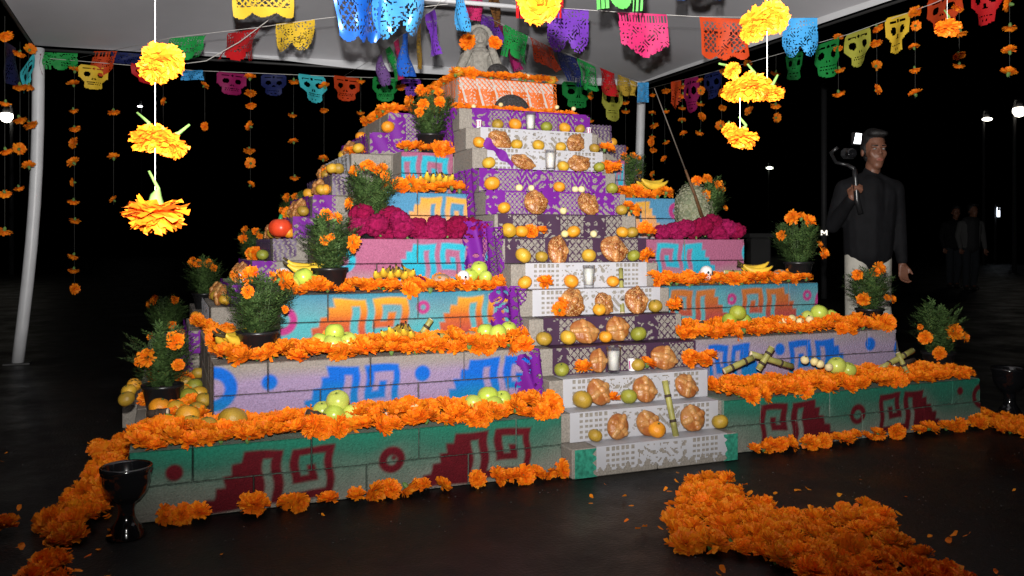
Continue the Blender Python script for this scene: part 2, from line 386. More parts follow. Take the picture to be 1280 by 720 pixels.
PAP = {'white': mat('white_cut_paper', (.50,.50,.535), .55, .25, trans=.15), 'purple': mat('purple_cut_paper', (.165,.014,.27), .6, .2, trans=.15),
       'dark': mat('aubergine_cut_paper', (.060,.028,.060), .55, .25, trans=.15), 'orange': mat('orange_cut_paper', (.72,.15,.02), .45, .4, trans=.15),
       'omesh': mat('orange_lattice_paper', (.72,.15,.02), .45, .4, trans=.15),
       'mesh': mat('grey_purple_cut_paper', (.10,.06,.13), .45, .4, trans=.15)}
STEPC = {1:'white',2:'white',3:'white',4:'dark',5:'dark',6:'white',7:'white',8:'dark',9:'dark',10:'purple',11:'purple',12:'white',13:'white',14:'purple'}
XR = {1:(1.705,2.34),2:(1.64,2.37),3:(1.66,2.39),4:(1.66,2.40),5:(1.665,2.36),6:(1.66,2.34),7:(1.67,2.33),8:(1.61,2.39),9:(1.615,2.31),10:(1.59,2.36),11:(1.595,2.33),12:(1.68,2.37),13:(1.68,2.36),14:(1.67,2.40)}
CN = {'white':'white','dark':'aubergine','purple':'violet'}
def step_cloth(k):
    kind = STEPC[k]; x0, x1 = XR[k]; Wd = x1 - x0; H = C; y = YS(k); yt = YS(k+1) if k < 14 else TF[6]
    nx, ny = int(Wd/.005), 22; bot = .028 if k == 1 else .004
    uu, vv = np.meshgrid((np.arange(nx)+.5)/nx*Wd, (np.arange(ny)+.5)/ny*H); m = lace(kind, uu, vv, Wd, H, k)
    if k == 1: m &= vv > .018 + .02*np.abs(np.sin(uu*33)) + .012*np.sin(uu*140)
    pr = lambda u, v: (x0 + u*Wd, y - .0075 - .0012*math.sin(u*Wd*17 + k + 2*math.sin(u*5+k)) - .0008*math.sin(u*40 + v*3), (k-1)*C + .002 + v*(H + .0015))
    mb = MB(); mb.add(*sheet(m, nx, ny, pr))
    n2 = 24; tv = [(x0 + i/n2*Wd, (y - .0075) if j == 0 else yt - .012, k*C + .004 + (0 if j else -.001)) for j in (0, 1) for i in range(n2+1)]
    mb.add(tv, [(i, i+1, n2+2+i, n2+1+i) for i in range(n2)])
    tag(ob('cut_paper_cloth', mb.mesh('cut_paper_cloth', PAP[kind], False)), f'{CN[kind]} cut-paper cloth laid over the {ORD[k-1]} stair step up from the floor', 'paper cloth', 'cut-paper cloths on the front stairs')
for k in range(1, 15): step_cloth(k)
def cloth_rect(name, label, kind, P, Ux, Vx, Wd, H, res=.005, seed=0, rag=0, wav=.004, group=None, cut=None):
    """a lace sheet: corner P, unit directions Ux (along) and Vx (up)"""
    Ux = Vector(Ux).normalized(); Vx = Vector(Vx).normalized(); N = Ux.cross(Vx); P = Vector(P)   # N points to the viewer side
    nx, ny = max(4, int(Wd/res)), max(4, int(H/res))
    uu, vv = np.meshgrid((np.arange(nx)+.5)/nx*Wd, (np.arange(ny)+.5)/ny*H); m = lace(kind, uu, vv, Wd, H, seed)
    if rag: m &= (vv > rag*(.5 + .5*np.sin(uu*47+seed))) & (uu > rag*.5*(1 + np.sin(vv*53+seed))) & (uu < Wd - rag*.5*(1 + np.sin(vv*41 + seed)))
    if cut: m &= cut(uu, vv)
    f = lambda u, v: P + Ux*u*Wd + Vx*v*H + N*(wav*(1.3 + math.sin(u*Wd*60 + v*4 + seed)))
    mb = MB(); mb.add(*sheet(m, nx, ny, f))
    return tag(ob(name, mb.mesh(name, PAP[kind], False)), label, 'paper cloth', group)
# plinth faces
cloth_rect('cut_paper_cloth', 'orange cut-paper cloth over the front of the topmost plinth', 'orange', (1.70,1.604,1.683), (1,0,0), (0,.04,1), .645, .236)
cloth_rect('cut_paper_cloth', 'orange cut-paper strip down the left side of the topmost plinth', 'omesh', (1.695,2.235,1.683), (0,-1,0), (.04,0,1), .60, .236, seed=3, wav=.005)
# violet cloths hanging over the left side of the stairs
SD = 'violet cloths draped down the side of the stairs'
for i, (y0, wd, z0, hh, lab) in enumerate([(.945,.44,.99,.335,'long violet cut-paper drape beside the sky-blue tier'),(.60,.24,.745,.27,'violet cut-paper drape beside the pink tier'),
        (.34,.2,.50,.235,'violet cut-paper drape beside the turquoise tier'),(.14,.14,.245,.24,'violet cut-paper drape beside the lavender tier')]):
    cloth_rect('violet_drape', lab, 'purple', (1.598, y0+wd, z0), (0,-1,0), (0,0,1), wd, hh, seed=i, rag=.03, wav=.012, group=SD)
# violet front flaps that show beside the pink, turquoise and lavender tiers
for i, (x0, wd, y, z0, hh, lab) in enumerate([(1.45,.17,.835,.755,.29,'violet crumpled paper flap between pink tier and stairs'),(1.485,.145,.555,.515,.225,'violet crumpled paper flap between turquoise tier and stairs'),(1.495,.115,.276,.285,.18,'violet crumpled paper flap between lavender tier and stairs')]):
    cloth_rect('violet_drape', lab, 'purple', (x0, y-.014, z0), (1,0,0), (0,0,1), wd, hh, seed=i+7, rag=.03, wav=.02, group=SD)
cloth_rect('violet_drape', 'violet cut-paper drape on the side of the topmost stair step', 'purple', (1.598, 1.6, 1.45), (0,-1,0), (0,0,1), .30, .235, seed=21, rag=.03, wav=.012, group=SD)
q = MB(); vs = []
for i in range(25):
    f = i/24; a = ony(606 + 36*f, 176 + 30*f, YS(12) - .024 - .008*math.sin(f*9)); hw = .018 + .008*math.sin(f*13); vs += [a + Vector((hw*.5,-.006*math.sin(f*20),hw)), a + Vector((-hw*.5,.004*math.sin(f*17),-hw))]
q.add(vs, [(2*i,2*i+1,2*i+3,2*i+2) for i in range(24)]); tag(ob('violet_ribbon', q.mesh('violet_ribbon', PAP['purple'])), 'violet twisted paper ribbon slung across the upper white steps', 'ribbon')
# cloths on the near side of the left stairs
LS = 'cut-paper cloths on the left stairs'
for k in range(3, 15):
    kind = 'purple' if k in (3,4,6,7,9,10,13,14) else ('white' if k in (5,12) else 'mesh')
    x0 = YS(k); t = (k+1)//2; wd = min((.1055 if k < 14 else .42) + .02, .5)
    if k == 14: cloth_rect('cut_paper_cloth', 'violet cut-paper cloth over the head of the left stairs', 'purple', (x0-.002,1.596,1.56-.115), (1,0,0), (0,0,1), .41, .235, seed=k, rag=.01, group=LS); continue
    if kind == 'mesh' or kind == 'purple':
        cloth_rect('cut_paper_cloth', f'{"violet" if kind=="purple" else "grey lilac"} cut-paper corner over the {ORD[k-1]} step of the left stairs', kind, (x0-.002,1.596,(k-1)*C+.004), (1,0,0), (0,0,1), wd, C-.002, seed=k, group=LS, cut=lambda u, v: v > u*.45 - .03)
    cloth_rect('cut_paper_cloth', f'{"violet" if kind=="purple" else "pale" if kind=="white" else "grey lilac"} cut-paper riser cloth on the {ORD[k-1]} step of the left stairs', kind, (x0-.006,2.39,(k-1)*C+.004), (0,-1,0), (0,0,1), .79, C-.002, res=.008, seed=k, group=LS)
for k in range(9, 15):
    cloth_rect('cut_paper_cloth', f'grey lilac cut-paper cloth on the {ORD[k-1]} step of the right stairs', 'mesh', (W-YS(k)-.2,1.596,(k-1)*C+.004), (1,0,0), (0,0,1), .205, C-.002, seed=k, group='cut-paper cloths on the right stairs', cut=lambda u, v: v > (.2-u)*.55 - .01)

# ------------------------------------------------------------------ marigolds
marm = mat('marigold_petal', (.90,.165,.005), .6, .25, island=1, col2=(.98,.34,.009), trans=.22, hue=.2)
mary = mat('golden_marigold_petal', (.66,.118,.004), .6, .2, island=1, col2=(.86,.21,.008), trans=.1)
stemm = mat('green_stem', (.10,.19,.045), .6, .3, var=.3, vscale=40)
def petal(mb, base, direc, up, L, wd, curl, r, mi=0):
    side = direc.cross(up).normalized(); n = []
    tip = base + direc*L + up*curl*L
    mid = base + direc*L*.6 + up*curl*L*.25
    j = lambda s: Vector((r.uniform(-s,s), r.uniform(-s,s), r.uniform(-s,s)))*L
    vs = [base - side*wd*.18, base + side*wd*.18, mid + side*wd*.5 + j(.06), mid - side*wd*.5 + j(.06), tip + side*wd*.42 + j(.12), tip + up*wd*.12 + j(.1), tip - side*wd*.42 + j(.12)]
    mb.add(vs, [(0,1,2,3),(3,2,4,5),(3,5,6)], mi)
def head_geo(seed, Rr=.04, flat=.75, calyx=True, rings=((17,2,1.0),(17,16,.97),(14,33,.9),(11,50,.78),(8,66,.62),(4,82,.45))):
    r = random.Random(seed); mb = MB()
    for (n, el, k) in rings:
        for i in range(n):
            a = 2*math.pi*(i + r.uniform(-.3,.3) + el*.01)/n; e = R(el + r.uniform(-9, 9)); h = Vector((math.cos(a), math.sin(a), 0))
            d = h*math.cos(e) + Vector((0,0,1))*math.sin(e)*flat; up = -h*math.sin(e) + Vector((0,0,1))*math.cos(e)
            petal(mb, d*Rr*.12, d.normalized(), up, Rr*(k*.85+.12)*r.uniform(.88,1.08), Rr*.40, r.uniform(-.15,.35), r)
    if calyx: mb.tube([(0,0,.004),(0,0,-.014),(0,0,-.024)], [.011,.010,.004], 7, mi=1)
    return mb
HEADS = [head_geo(s, .04, f) for s, f in ((1,.75),(2,.9),(3,.6),(4,.8),(5,1.0),(6,.7))]
HM = [h.mesh('marigold', [marm, stemm], False) for h in HEADS]
HEADB = [head_geo(s, .042, f, s % 4 == 0) for s, f in ((31,.75),(32,.9),(33,.6),(34,.8),(35,1.0),(36,.7))]; HMB = [h.mesh('marigold', [marm, stemm], False) for h in HEADB]
HMY = [h.mesh('marigold', [mary, stemm], False) for h in HEADS[:3]]
BEDS = []            # (location, rotation, scale, label, group)
def put(p, sc=1, tilt=.5, label='', group='', az=None):
    az = U(0, 6.28); tl = abs(rnd.gauss(0, tilt)); yaw = U(-2.3,-.4) if rnd.random() < .75 else U(0,6.28)
    ax_ = Vector((math.cos(yaw), math.sin(yaw), 0)); m = Matrix.Rotation(tl, 3, Vector((0,0,1)).cross(ax_)) @ Matrix.Rotation(az, 3, 'Z')
    BEDS.append((Vector(p), m, sc, label, group))
TN = {1:'green bottom tier',2:'lavender tier',3:'turquoise tier',4:'pink tier',5:'sky-blue tier',6:'topmost pink tier'}
def bed(t, x0, x1, side, rows=4, sp=.050, dep=.25, lift=.022):
    y0 = TF[t-1]; z = t*2*C; n = int((x1-x0)/sp)
    for j in range(rows):
        for i in range(n):
            y = y0 + .006 + (j/(max(rows-1, 1)))*dep*.9 + U(-.012,.012) if rows > 1 else y0 + .03
            put((x0 + (i+.5+(.5 if j % 2 else 0))/n*(x1-x0)*.985 + U(-.014,.014), y, z + lift + U(-.010,.018) + (.012 if 0 < j < rows-1 else 0)), U(.82,1.16), .5 if j else .6,
                f'orange marigold head bedded on the {TN[t]}, {side} of the stairs', f'marigolds bedded on the {TN[t]}')
bed(1, .01, 1.60, 'left', 4); bed(2, .29, 1.60, 'left', 4, .053); bed(3, .57, 1.6, 'left', 2, .056, .09, .02)
bed(5, 1.14, 1.58, 'left', 2, .055, .07); bed(6, 1.31, 1.60, 'left', 2, .055, .07)
bed(1, 2.42, 3.96, 'right', 4); bed(2, 2.43, 3.70, 'right', 4, .055); bed(3, 2.44, 3.42, 'right', 2, .056, .10, .02); bed(5, 2.45, 2.87, 'right', 2, .06, .07)
for i in range(30): put((.03 + U(0,.22), .28 + i*.044, .24 + .02 + U(0,.02)), U(.85,1.15), .6, 'orange marigold head strewn on the left ledge of the green bottom tier', 'marigolds on the left ledge')
for i in range(14): put((.31 + U(0,.10), .57 + i*.07, .48 + .02 + U(0,.02)), U(.85,1.1), .6, 'orange marigold head strewn on the left ledge of the lavender tier', 'marigolds on the left ledge')
TOPG = 'marigolds around the altar top'
for i in range(15): put((1.66 + i*.052, 1.50 + U(-.03,.03), 1.68 + .028), U(.9,1.1), .6, 'orange marigold head in the row at the foot of the topmost plinth', TOPG)
for i in range(15): put((1.70 + i*.045, 1.63 + U(-.012,.02), 1.915 + .022 + U(0,.008)), U(.75,1.0), .6, 'orange marigold head in the garland along the top edge of the plinth', TOPG)
for i in range(9): put((1.72, 1.66 + i*.065, 1.915 + .022), U(.8,1.0), .6, 'orange marigold head in the garland along the top edge of the plinth', TOPG)
for i in range(9): put((1.285 + i*.045, 1.64 + U(-.02,.02), 1.68 + .025), U(.85,1.1), .6, 'orange marigold head on the head of the left stairs', TOPG)
for i in range(9): put((1.28 + U(-.02,.03), 1.66 + i*.075, 1.68 + .025), U(.8,1.05), .6, 'orange marigold head on the head of the left stairs', TOPG)
for k in (2, 4, 6, 7, 9, 11, 12):
    for i in range(4): put((YS(k+1) - .05 + U(-.01,.02), 1.72 + i*.055 + .3*(k % 2), k*C + .035), U(.8,1), .9, f'orange marigold head on the {ORD[k-1]} step of the left stairs', 'marigolds on the left stairs')
# single and double marigolds on the front stairs: (u, v, step it stands on)
for (u, v, k, n) in ((753,186,12,2),(763,210,11,3),(791,264,9,3),(670,292,8,2),(806,292,8,3),(810,319,7,2),(686,354,6,2),(822,352,6,4),(838,352,6,3),(698,387,5,3),(841,383,5,3),(856,417,4,4),(733,461,3,2),(810,461,3,1),(868,455,3,3),(880,453,3,3),(764,507,2,1)):
    for q in range(n):
        y = YS(k+1) - .045 + U(-.012,.012); p = ony(u + U(-8,8)*(n > 1), v, y)
        put((p.x, y, k*C + .035 + .02*(q == 2)), U(.75,.95), 1.0, f'orange marigold head lying on the {ORD[k-1]} stair step up from the floor', 'marigolds on the front stairs')
# rows on the ground along the foot of the altar
G1 = 'marigolds along the foot of the altar'
for u, v in ((205,648),(228,648),(248,645),(317,634),(360,633),(374,632),(410,629),(445,624),(470,617),(487,614),(508,612),(527,611),(553,610),(596,602),(622,599),(640,599),(655,597),(671,594),(688,592),(703,589)):
    p = onz(u, v + 8, 0); put((p.x, min(p.y, -.045), .035), U(.78,1.0) * (1.35 if u == 317 else 1), 1.2, 'orange marigold head on the floor below the green tier, left of the stairs', G1)
for i in range(34):
    f = i/33; u = 935 + f*262; 
    if .66 < f < .70: continue
    p = onz(u, 568 - f*40 + U(-3,3), 0); put((p.x, min(p.y, -.04) - U(0,.03), .026 + U(0,.012)), U(.65,.95), 1.0, 'orange marigold head on the floor below the green tier, right of the stairs', G1)
for i in range(30):
    f = i/29; put((-.05 - U(0,.12), -.02 + f*1.1, .03 + U(0,.02)), U(.85,1.1), .8, 'orange marigold head on the floor along the left flank of the altar', G1)
# flower paths on the floor
def in_poly(u, v, P):
    c = False; j = len(P) - 1
    for i in range(len(P)):
        if (P[i][1] > v) != (P[j][1] > v) and u < (P[j][0]-P[i][0])*(v-P[i][1])/(P[j][1]-P[i][1]) + P[i][0]: c = not c
        j = i
    return c
FLOORP = []
def carpet(P, sp, label, group, zmax=.014):
    pts = [onz(u, v, 0) for u, v in P]; x0, x1 = min(p.x for p in pts), max(p.x for p in pts); y0, y1 = min(p.y for p in pts), max(p.y for p in pts)
    Q = [(p.x, p.y) for p in pts]; y = y0; row = 0
    while y < y1:
        x = x0 + (sp/2 if row % 2 else 0)
        while x < x1:
            xx, yy = x + U(-.3,.3)*sp, y + U(-.3,.3)*sp
            if in_poly(xx, yy, Q): put((xx, yy, .014 + U(0, zmax)), U(.6,1.15), .45, label, group)
            for _ in range(6):
                xp, yp = xx + rnd.gauss(0,sp*.6), yy + rnd.gauss(0,sp*.6)
                if in_poly(xp, yp, Q) or rnd.random() < .05: FLOORP.append((xp, yp))
            x += sp
        y += sp*.87; row += 1
carpet([(858,612),(880,604),(905,604),(960,640),(985,644),(1010,652),(1090,636),(1120,652),(1128,664),(1070,690),(1140,690),(1200,722),(1290,775),(1120,800),(1060,770),(1000,722),(950,700),(925,700),(880,690),(840,690),(832,682),(850,650),(835,640)], .066, 'orange marigold head in the flower path on the floor right of the stairs', 'marigolds of the right floor path')
carpet([(112,602),(126,600),(146,638),(136,650),(100,655),(92,690),(94,730),(70,800),(-10,800),(30,730),(60,700),(66,672),(40,664),(44,656),(78,648),(74,628)], .068, 'orange marigold head in the flower path winding past the black goblet', 'marigolds of the left floor path')
carpet([(1228,522),(1250,526),(1285,530),(1285,548),(1245,542)], .055, 'orange marigold head in the flower path by the altar right corner', 'marigolds of the far floor path')
put(onz(5,668,0)+Vector((0,0,.03)), 1, .5, 'lone orange marigold head lying apart on the black floor', 'marigolds of the left floor path')
BEDS.sort(key=lambda q: -q[2]/depth(q[0]) if depth(q[0]) > .5 and abs((q[0]-CAM).dot(RIGHT)/depth(q[0])) < .62 and (CAMH-q[0].z)/depth(q[0]) < .405 else 0)
rest = MB()
for i, (p, m, sc, lab, grp) in enumerate(BEDS):
    k = rnd.randrange(6)
    if i < 296:
        o = ob('marigold', HMB[k], None, p, m, sc); tag(o, lab, 'flower', grp)
    else:
        h = HEADB[k]; mm = m*sc; off = len(rest.v)
        A = np.array(h.v) @ np.array(mm).T + np.array(p)
        rest.v += [tuple(q) for q in A]; rest.f += [tuple(x + off for x in f) for f in h.f]; rest.m += h.m
o = ob('marigold_bed', rest.mesh('marigold_bed', [marm, stemm], False)); o['kind'] = 'stuff'; tag(o, 'thick bedding of orange marigold heads filling the altar ledges and floor paths', 'flowers')
r = random.Random(5); lp = MB()
def loose(x, y, z, s=1):
    a = r.uniform(0, 6.28); d = Vector((math.cos(a), math.sin(a), r.uniform(-.1,.5))).normalized(); petal(lp, Vector((x,y,z)), d, Vector((0,0,1)), .022*s, .018*s, r.uniform(-.2,.5), r)
for x, y in FLOORP: loose(x, y, .004 + r.uniform(0,.022), r.uniform(.6,1.2))
for i in range(70): p = onz(r.uniform(0,1280), r.uniform(520,720)**1, 0); loose(p.x, p.y, .004, .6) if (p.y < -.15 or p.x < -.1) and r.random() < .35 else None
for t, x0, x1 in ((1,0,1.6),(2,.28,1.6),(3,.56,1.6),(1,2.4,4),(2,2.4,3.72),(3,2.4,3.44)):
    for i in range(int((x1-x0)*90)): loose(r.uniform(x0,x1), TF[t-1] + r.uniform(.0,.2), t*2*C + r.uniform(.01,.06))
o = ob('loose_petals', lp.mesh('loose_petals', marm, False)); o['kind'] = 'stuff'; tag(o, 'loose orange marigold petals scattered among the heads and on the floor', 'petals')

# ------------------------------------------------------------------ potted marigold plants
leafm = mat('marigold_leaf', (.022,.050,.013), .5, .4, island=1, col2=(.10,.175,.05), trans=.15)
potm = mat('black_plastic_pot', (.010,.010,.011), .35, .5, var=.2, vscale=20)
soilm = mat('potting_soil', (.05,.035,.022), .95, .1, var=.4, vscale=120, bump=.6, bscale=150)
POM = [head_geo(20+s, .034, 1.1, True, ((14,-8,1.0),(15,12,1.0),(14,32,.95),(11,52,.85),(8,70,.7),(4,86,.55))).mesh('bloom', [marm, stemm], False) for s in range(3)]
pb = MB(); pb.lathe([(.055,0),(.058,.004),(.076,.098),(.083,.100),(.084,.112),(.079,.113),(.074,.1),(.072,.094)], 28, cap=False); pb.lathe([(.055,.001),(.001,.002)], 28, cap=False)
POT = pb.mesh('pot', potm)
sb = MB(); sb.lathe([(.0735,.094),(.05,.099),(.02,.103),(.001,.101)], 20, cap=False); SOIL = sb.mesh('soil', soilm)
def foliage(seed, n=600, rx=.060, h=.215):
    r = random.Random(seed); mb = MB()
    br = [(r.uniform(0,6.28), r.uniform(.35,1.25), r.uniform(.65,1.2)) for _ in range(13)]
    for i in range(n):
        a0, k_, hz = br[i % 13]; t = r.random()**.75*hz; z = .095 + t*h
        rr = rx*k_*(.35 + .95*math.sin(min(1, t*.9)*math.pi*.8)) ; a = a0 + r.gauss(0,.34); p = Vector((math.cos(a)*rr + r.gauss(0,.012), math.sin(a)*rr + r.gauss(0,.012), z + r.uniform(-.012,.012)))
        ld = Vector((math.cos(a+r.uniform(-.7,.7)), math.sin(a+r.uniform(-.7,.7)), r.uniform(-.1,1.1))).normalized(); sd = ld.cross(Vector((0,0,1))).normalized(); up = sd.cross(ld)
        L = r.uniform(.030,.062)
        for q in range(4):                              # pinnate leaf: pairs of slim leaflets
            c = p + ld*L*(q/4)
            for s in (-1, 1):
                e = (ld*.75 + sd*s*r.uniform(.6,1.0) + up*r.uniform(-.2,.3)).normalized(); l2 = L*.42; b_ = c + e*l2*.5; wv = e.cross(up).normalized()*l2*.19
                mb.add([c, b_ + wv, c + e*l2, b_ - wv], [(0,1,2,3)])
        tip = p + ld*L*1.35; wv = sd*L*.07; mb.add([p + ld*L*.8, p + ld*L*1.05 + wv, tip, p + ld*L*1.05 - wv], [(0,1,2,3)])
    return mb.mesh('foliage', leafm, False)
FOL = [foliage(s) for s in (1, 2, 3)]
stb = MB(); r = random.Random(3)
for i in range(9):
    a = r.uniform(0,6.28); rr = r.uniform(.01,.06); stb.tube([(math.cos(a)*.02, math.sin(a)*.02, .09),(math.cos(a)*rr, math.sin(a)*rr, .2),(math.cos(a)*rr*1.4, math.sin(a)*rr*1.4, .33)], [.0022,.0018,.0014], 5)
STEM = stb.mesh('stem', mat('dark_stem', (.04,.07,.02), .6))
PLG = 'potted marigold plants'
def plant(p, sc, blooms, label, v=0, rz=0):
    t = thing('marigold_plant', label, 'potted plant', PLG, p, (0,0,rz), sc)
    ob('soil', SOIL, ob('pot', POT, t)); ob('foliage', FOL[v % 3], t); ob('stem', STEM, t, rot=(0,0,v))
    for i, (x, y, z, s) in enumerate(blooms):           # x to camera right, y towards the camera
        q = RIGHT*x - VIEW*y; q = Matrix.Rotation(-rz, 3, 'Z') @ q
        tl = Vector((q.x*2.2, q.y*2.2, .08)).normalized()
        o = ob('bloom', POM[i % 3], t, (q.x, q.y, z), Vector((0,0,1)).rotation_difference(tl).to_matrix() @ Matrix.Rotation(i, 3, 'Z'), s*.9)
    return t
def on_tier(u, v, t, dy, z=None): p = ony(u, v, TF[t-1] + dy); return Vector((p.x, TF[t-1]+dy, (t*2*C if z is None else z)))
p1 = onz(203, 513, .245); p1.z = .242
plant(p1, 1.0, [(-.02,.10,.235,1.15),(.075,.06,.30,1.2),(.10,.09,.205,.75),(-.06,.07,.22,.8),(-.04,.02,.31,.5)], 'leafy marigold in black pot on the front left corner of the green tier', 0)
plant(on_tier(322,433,2,.10), 1.0, [(-.02,.02,.33,1.25),(.10,.0,.315,1.35),(-.01,.09,.27,.75),(.05,-.02,.325,.7),(.12,.05,.20,.5)], 'tall marigold in black pot on the lavender tier beside its blue ring', 1, .5)
plant(on_tier(412,347,3,.10), .98, [(-.01,.03,.345,1.0),(.03,.0,.335,.9),(.115,.06,.225,1.1),(.0,.10,.235,.7),(.03,.1,.25,.5),(.11,.04,.19,.5)], 'marigold in black pot on the turquoise tier beside the green apples', 2, 1.1)
plant(on_tier(463,299,4,.16), 1.0, [(-.07,.03,.33,1.0),(-.03,.0,.35,.95),(.02,.02,.335,.9),(.06,.02,.34,.95),(.08,.06,.30,.8),(-.09,.05,.17,.9),(.0,.04,.36,.8)], 'marigold in black pot rising from the red cockscombs left of the stairs', 0, 2.0)
plant(on_tier(538,183,6,.10), .98, [(-.05,.05,.36,1.0),(-.02,.04,.345,.95),(.05,.04,.345,.9),(.02,.0,.37,.9),(-.03,.10,.27,1.05),(.06,.09,.285,1.0),(-.05,.09,.23,.9),(-.11,.05,.30,1.1)], 'marigold in black pot before the violet cloth at the head of the left stairs', 1, .2)
plant(Vector((.12,2.9,.242)), .95, [(-.06,.05,.34,1.0),(.07,.04,.34,.95),(-.10,.05,.31,.7),(.07,.08,.17,.9),(.03,0,.33,.5)], 'dim marigold in pot behind the left stairs on the lowest ledge', 2)
plant(Vector((.36,3.1,.482)), .98, [(-.06,.05,.33,1.1),(-.02,.05,.32,1.0),(.04,.04,.32,1.0),(.08,.04,.29,.8)], 'dim marigold in pot behind the left stairs on the second ledge', 0)
plant(Vector((.69,3.15,.722)), .9, [(-.05,.04,.34,1.0),(.03,.04,.33,1.0),(-.05,.08,.27,1.1),(.07,.06,.29,.8),(-.09,.04,.28,.6)], 'dim marigold in pot behind the left stairs on the third ledge', 1)
plant(Vector((.98,3.08,.962)), .9, [(-.06,.05,.33,1.1),(-.09,.07,.23,.9),(-.07,.06,.17,.8),(0,.03,.34,.9)], 'dim marigold in pot behind the left stairs on the fourth ledge', 2)
plant(on_tier(882,285,4,.30), 1.02, [(-.06,.04,.34,1.0),(.0,.03,.35,1.0),(.06,.04,.31,1.1),(-.03,.10,.25,1.15),(.09,.04,.29,.6),(.10,.06,.18,.5),(-.08,.08,.17,.5)], 'marigold in pot behind the red cockscombs right of the stairs', 0, 1)
plant(on_tier(998,346,3,.12), 1.0, [(-.05,.05,.36,1.25),(.04,.05,.34,1.2),(.02,.0,.36,1.0),(-.11,.05,.26,.9),(.11,.08,.16,1.0),(.10,.05,.21,.6)], 'marigold in black pot on the right end of the turquoise tier', 1, 2.4)
plant(on_tier(1087,388,2,.12), .92, [(.04,.04,.35,1.2),(.01,.05,.325,1.0),(-.09,.05,.31,1.0),(-.07,.08,.17,1.2),(.10,.07,.17,.8),(.06,.09,.18,.6)], 'marigold in black pot on the right end of the lavender tier before the man', 2, .9)
plant(Vector((3.92,.19,.242)), 1.05, [(.03,.09,.22,1.35),(-.10,.07,.19,1.1),(-.04,.09,.115,1.0),(.10,.06,.19,.8),(-.11,.04,.24,.5)], 'dim marigold in black pot on the right end of the green tier', 0, 3)
plant(Vector((2.86,1.60,1.205)), .85, [(-.05,.03,.34,.9),(.02,.02,.34,.9),(.06,.03,.32,.8),(.06,.05,.22,.7),(-.02,.05,.30,.8)], 'marigold in pot peeping over the right flank near the altar top', 2, 3)

# ------------------------------------------------------------------ cockscombs
ckm = mat('magenta_cockscomb', (.25,.004,.042), .9, .1, var=.35, vscale=60, objvar=.8, col2=(.36,.012,.10), bump=.9, bscale=260)
def cock(seed):
    bm = bmesh.new(); bmesh.ops.create_icosphere(bm, subdivisions=4, radius=.055)
    for v in bm.verts:
        d = v.co.normalized(); o = Vector((seed*3.1, 0, 0)); n = 1 - abs(mnoise.noise(d*1.9 + o))*2.0; n2 = 1 - abs(mnoise.noise(d*6 + o))*2
        v.co = d*.055*(.70 + .36*n + .10*n2); v.co.z *= .85
    bm.verts.index_update(); mb = MB(); mb.add([v.co for v in bm.verts], [[v.index for v in f.verts] for f in bm.faces]); bm.free()
    mb.tube([(0,0,-.03),(0,.01,-.055)], [.006,.005], 6, mi=1)
    return mb.mesh('cockscomb_flower', [ckm, stemm])
CK = [cock(s) for s in range(5)]
def cocks(lst, lab):
    for (u, v, s) in lst:
        y = TF[3] + .02 + U(0,.06) + (.07 if v < 272 else 0); p = ony(u, v, y); o = ob('cockscomb_flower', CK[rnd.randrange(5)], None, p, (U(-.4,.4),U(-.4,.4),U(0,6)), s)
        tag(o, lab, 'flower', 'magenta cockscombs on the pink tier')
cocks([(452,268,1.1),(447,283,.9),(470,281,1.1),(487,271,1.15),(480,290,1.0),(503,285,1.1),(500,274,.9),(520,284,1.0),(528,290,.9),(543,288,1.1),(546,280,.9),(560,287,.9),(573,281,1.0),(570,291,.8),(589,283,.95),(590,290,.8),(602,287,.9),(600,296,.7)], 'velvety magenta cockscomb flower on the pink tier, left of the stairs')
cocks([(828,290,.9),(842,288,.95),(856,285,1.0),(868,289,.9),(878,283,1.1),(890,278,1.0),(895,290,1.0),(909,285,1.05),(921,289,.95),(902,295,.8),(848,293,.7)], 'velvety magenta cockscomb flower on the pink tier, right of the stairs')
o = tag(ob('cockscomb_flower', CK[1], None, on_tier(521,347,3,.06) + Vector((0,0,.035)), (0,0,1), .75), 'small magenta cockscomb flower between bananas and jicama', 'flower')

# ------------------------------------------------------------------ fruit
calm = mat('dry_calyx', (.06,.09,.02), .8, .2)
def fruit_mesh(name, col, col2, r=.033, sq=.86, dim=.10, rough=.42, bump=.25, bs=260, vs=25):
    m = mat(name, col, rough, .5, objvar=1, col2=col2, var=.22, vscale=vs, bump=bump, bscale=bs)
    mb = MB(); mb.ball((0,0,0), r, 22, 14, sc=(1,1,sq), fn=lambda d: 1 - dim*max(0, (abs(d.z) - .86)/.14)**2 + .012*math.sin(5*math.atan2(d.y, d.x)))
    mb.lathe([(.0045,0),(.0035,.004),(.001,.005)], 7, (0,0,r*sq*(1-dim)-.001), 1)
    return mb.mesh(name, [m, calm])
FR = {'orange': fruit_mesh('orange_mandarin_peel', (.78,.27,.012), (.70,.33,.02)), 'yellow': fruit_mesh('yellow_mandarin_peel', (.62,.36,.03), (.55,.30,.02)),
      'green': fruit_mesh('green_mandarin_peel', (.22,.24,.025), (.32,.30,.03)), 'olive': fruit_mesh('olive_mandarin_peel', (.42,.26,.025), (.34,.20,.02)),
      'apple': fruit_mesh('green_apple_skin', (.42,.53,.06), (.50,.56,.10), .040, .92, .22, .3, .05, 60, 14), 'guava': fruit_mesh('pale_guava_skin', (.72,.58,.24), (.78,.66,.36), .0185, .95, .05, .6, .1),
      'lime': fruit_mesh('big_lime_skin', (.30,.38,.03), (.36,.40,.04), .043, .9, .12)}
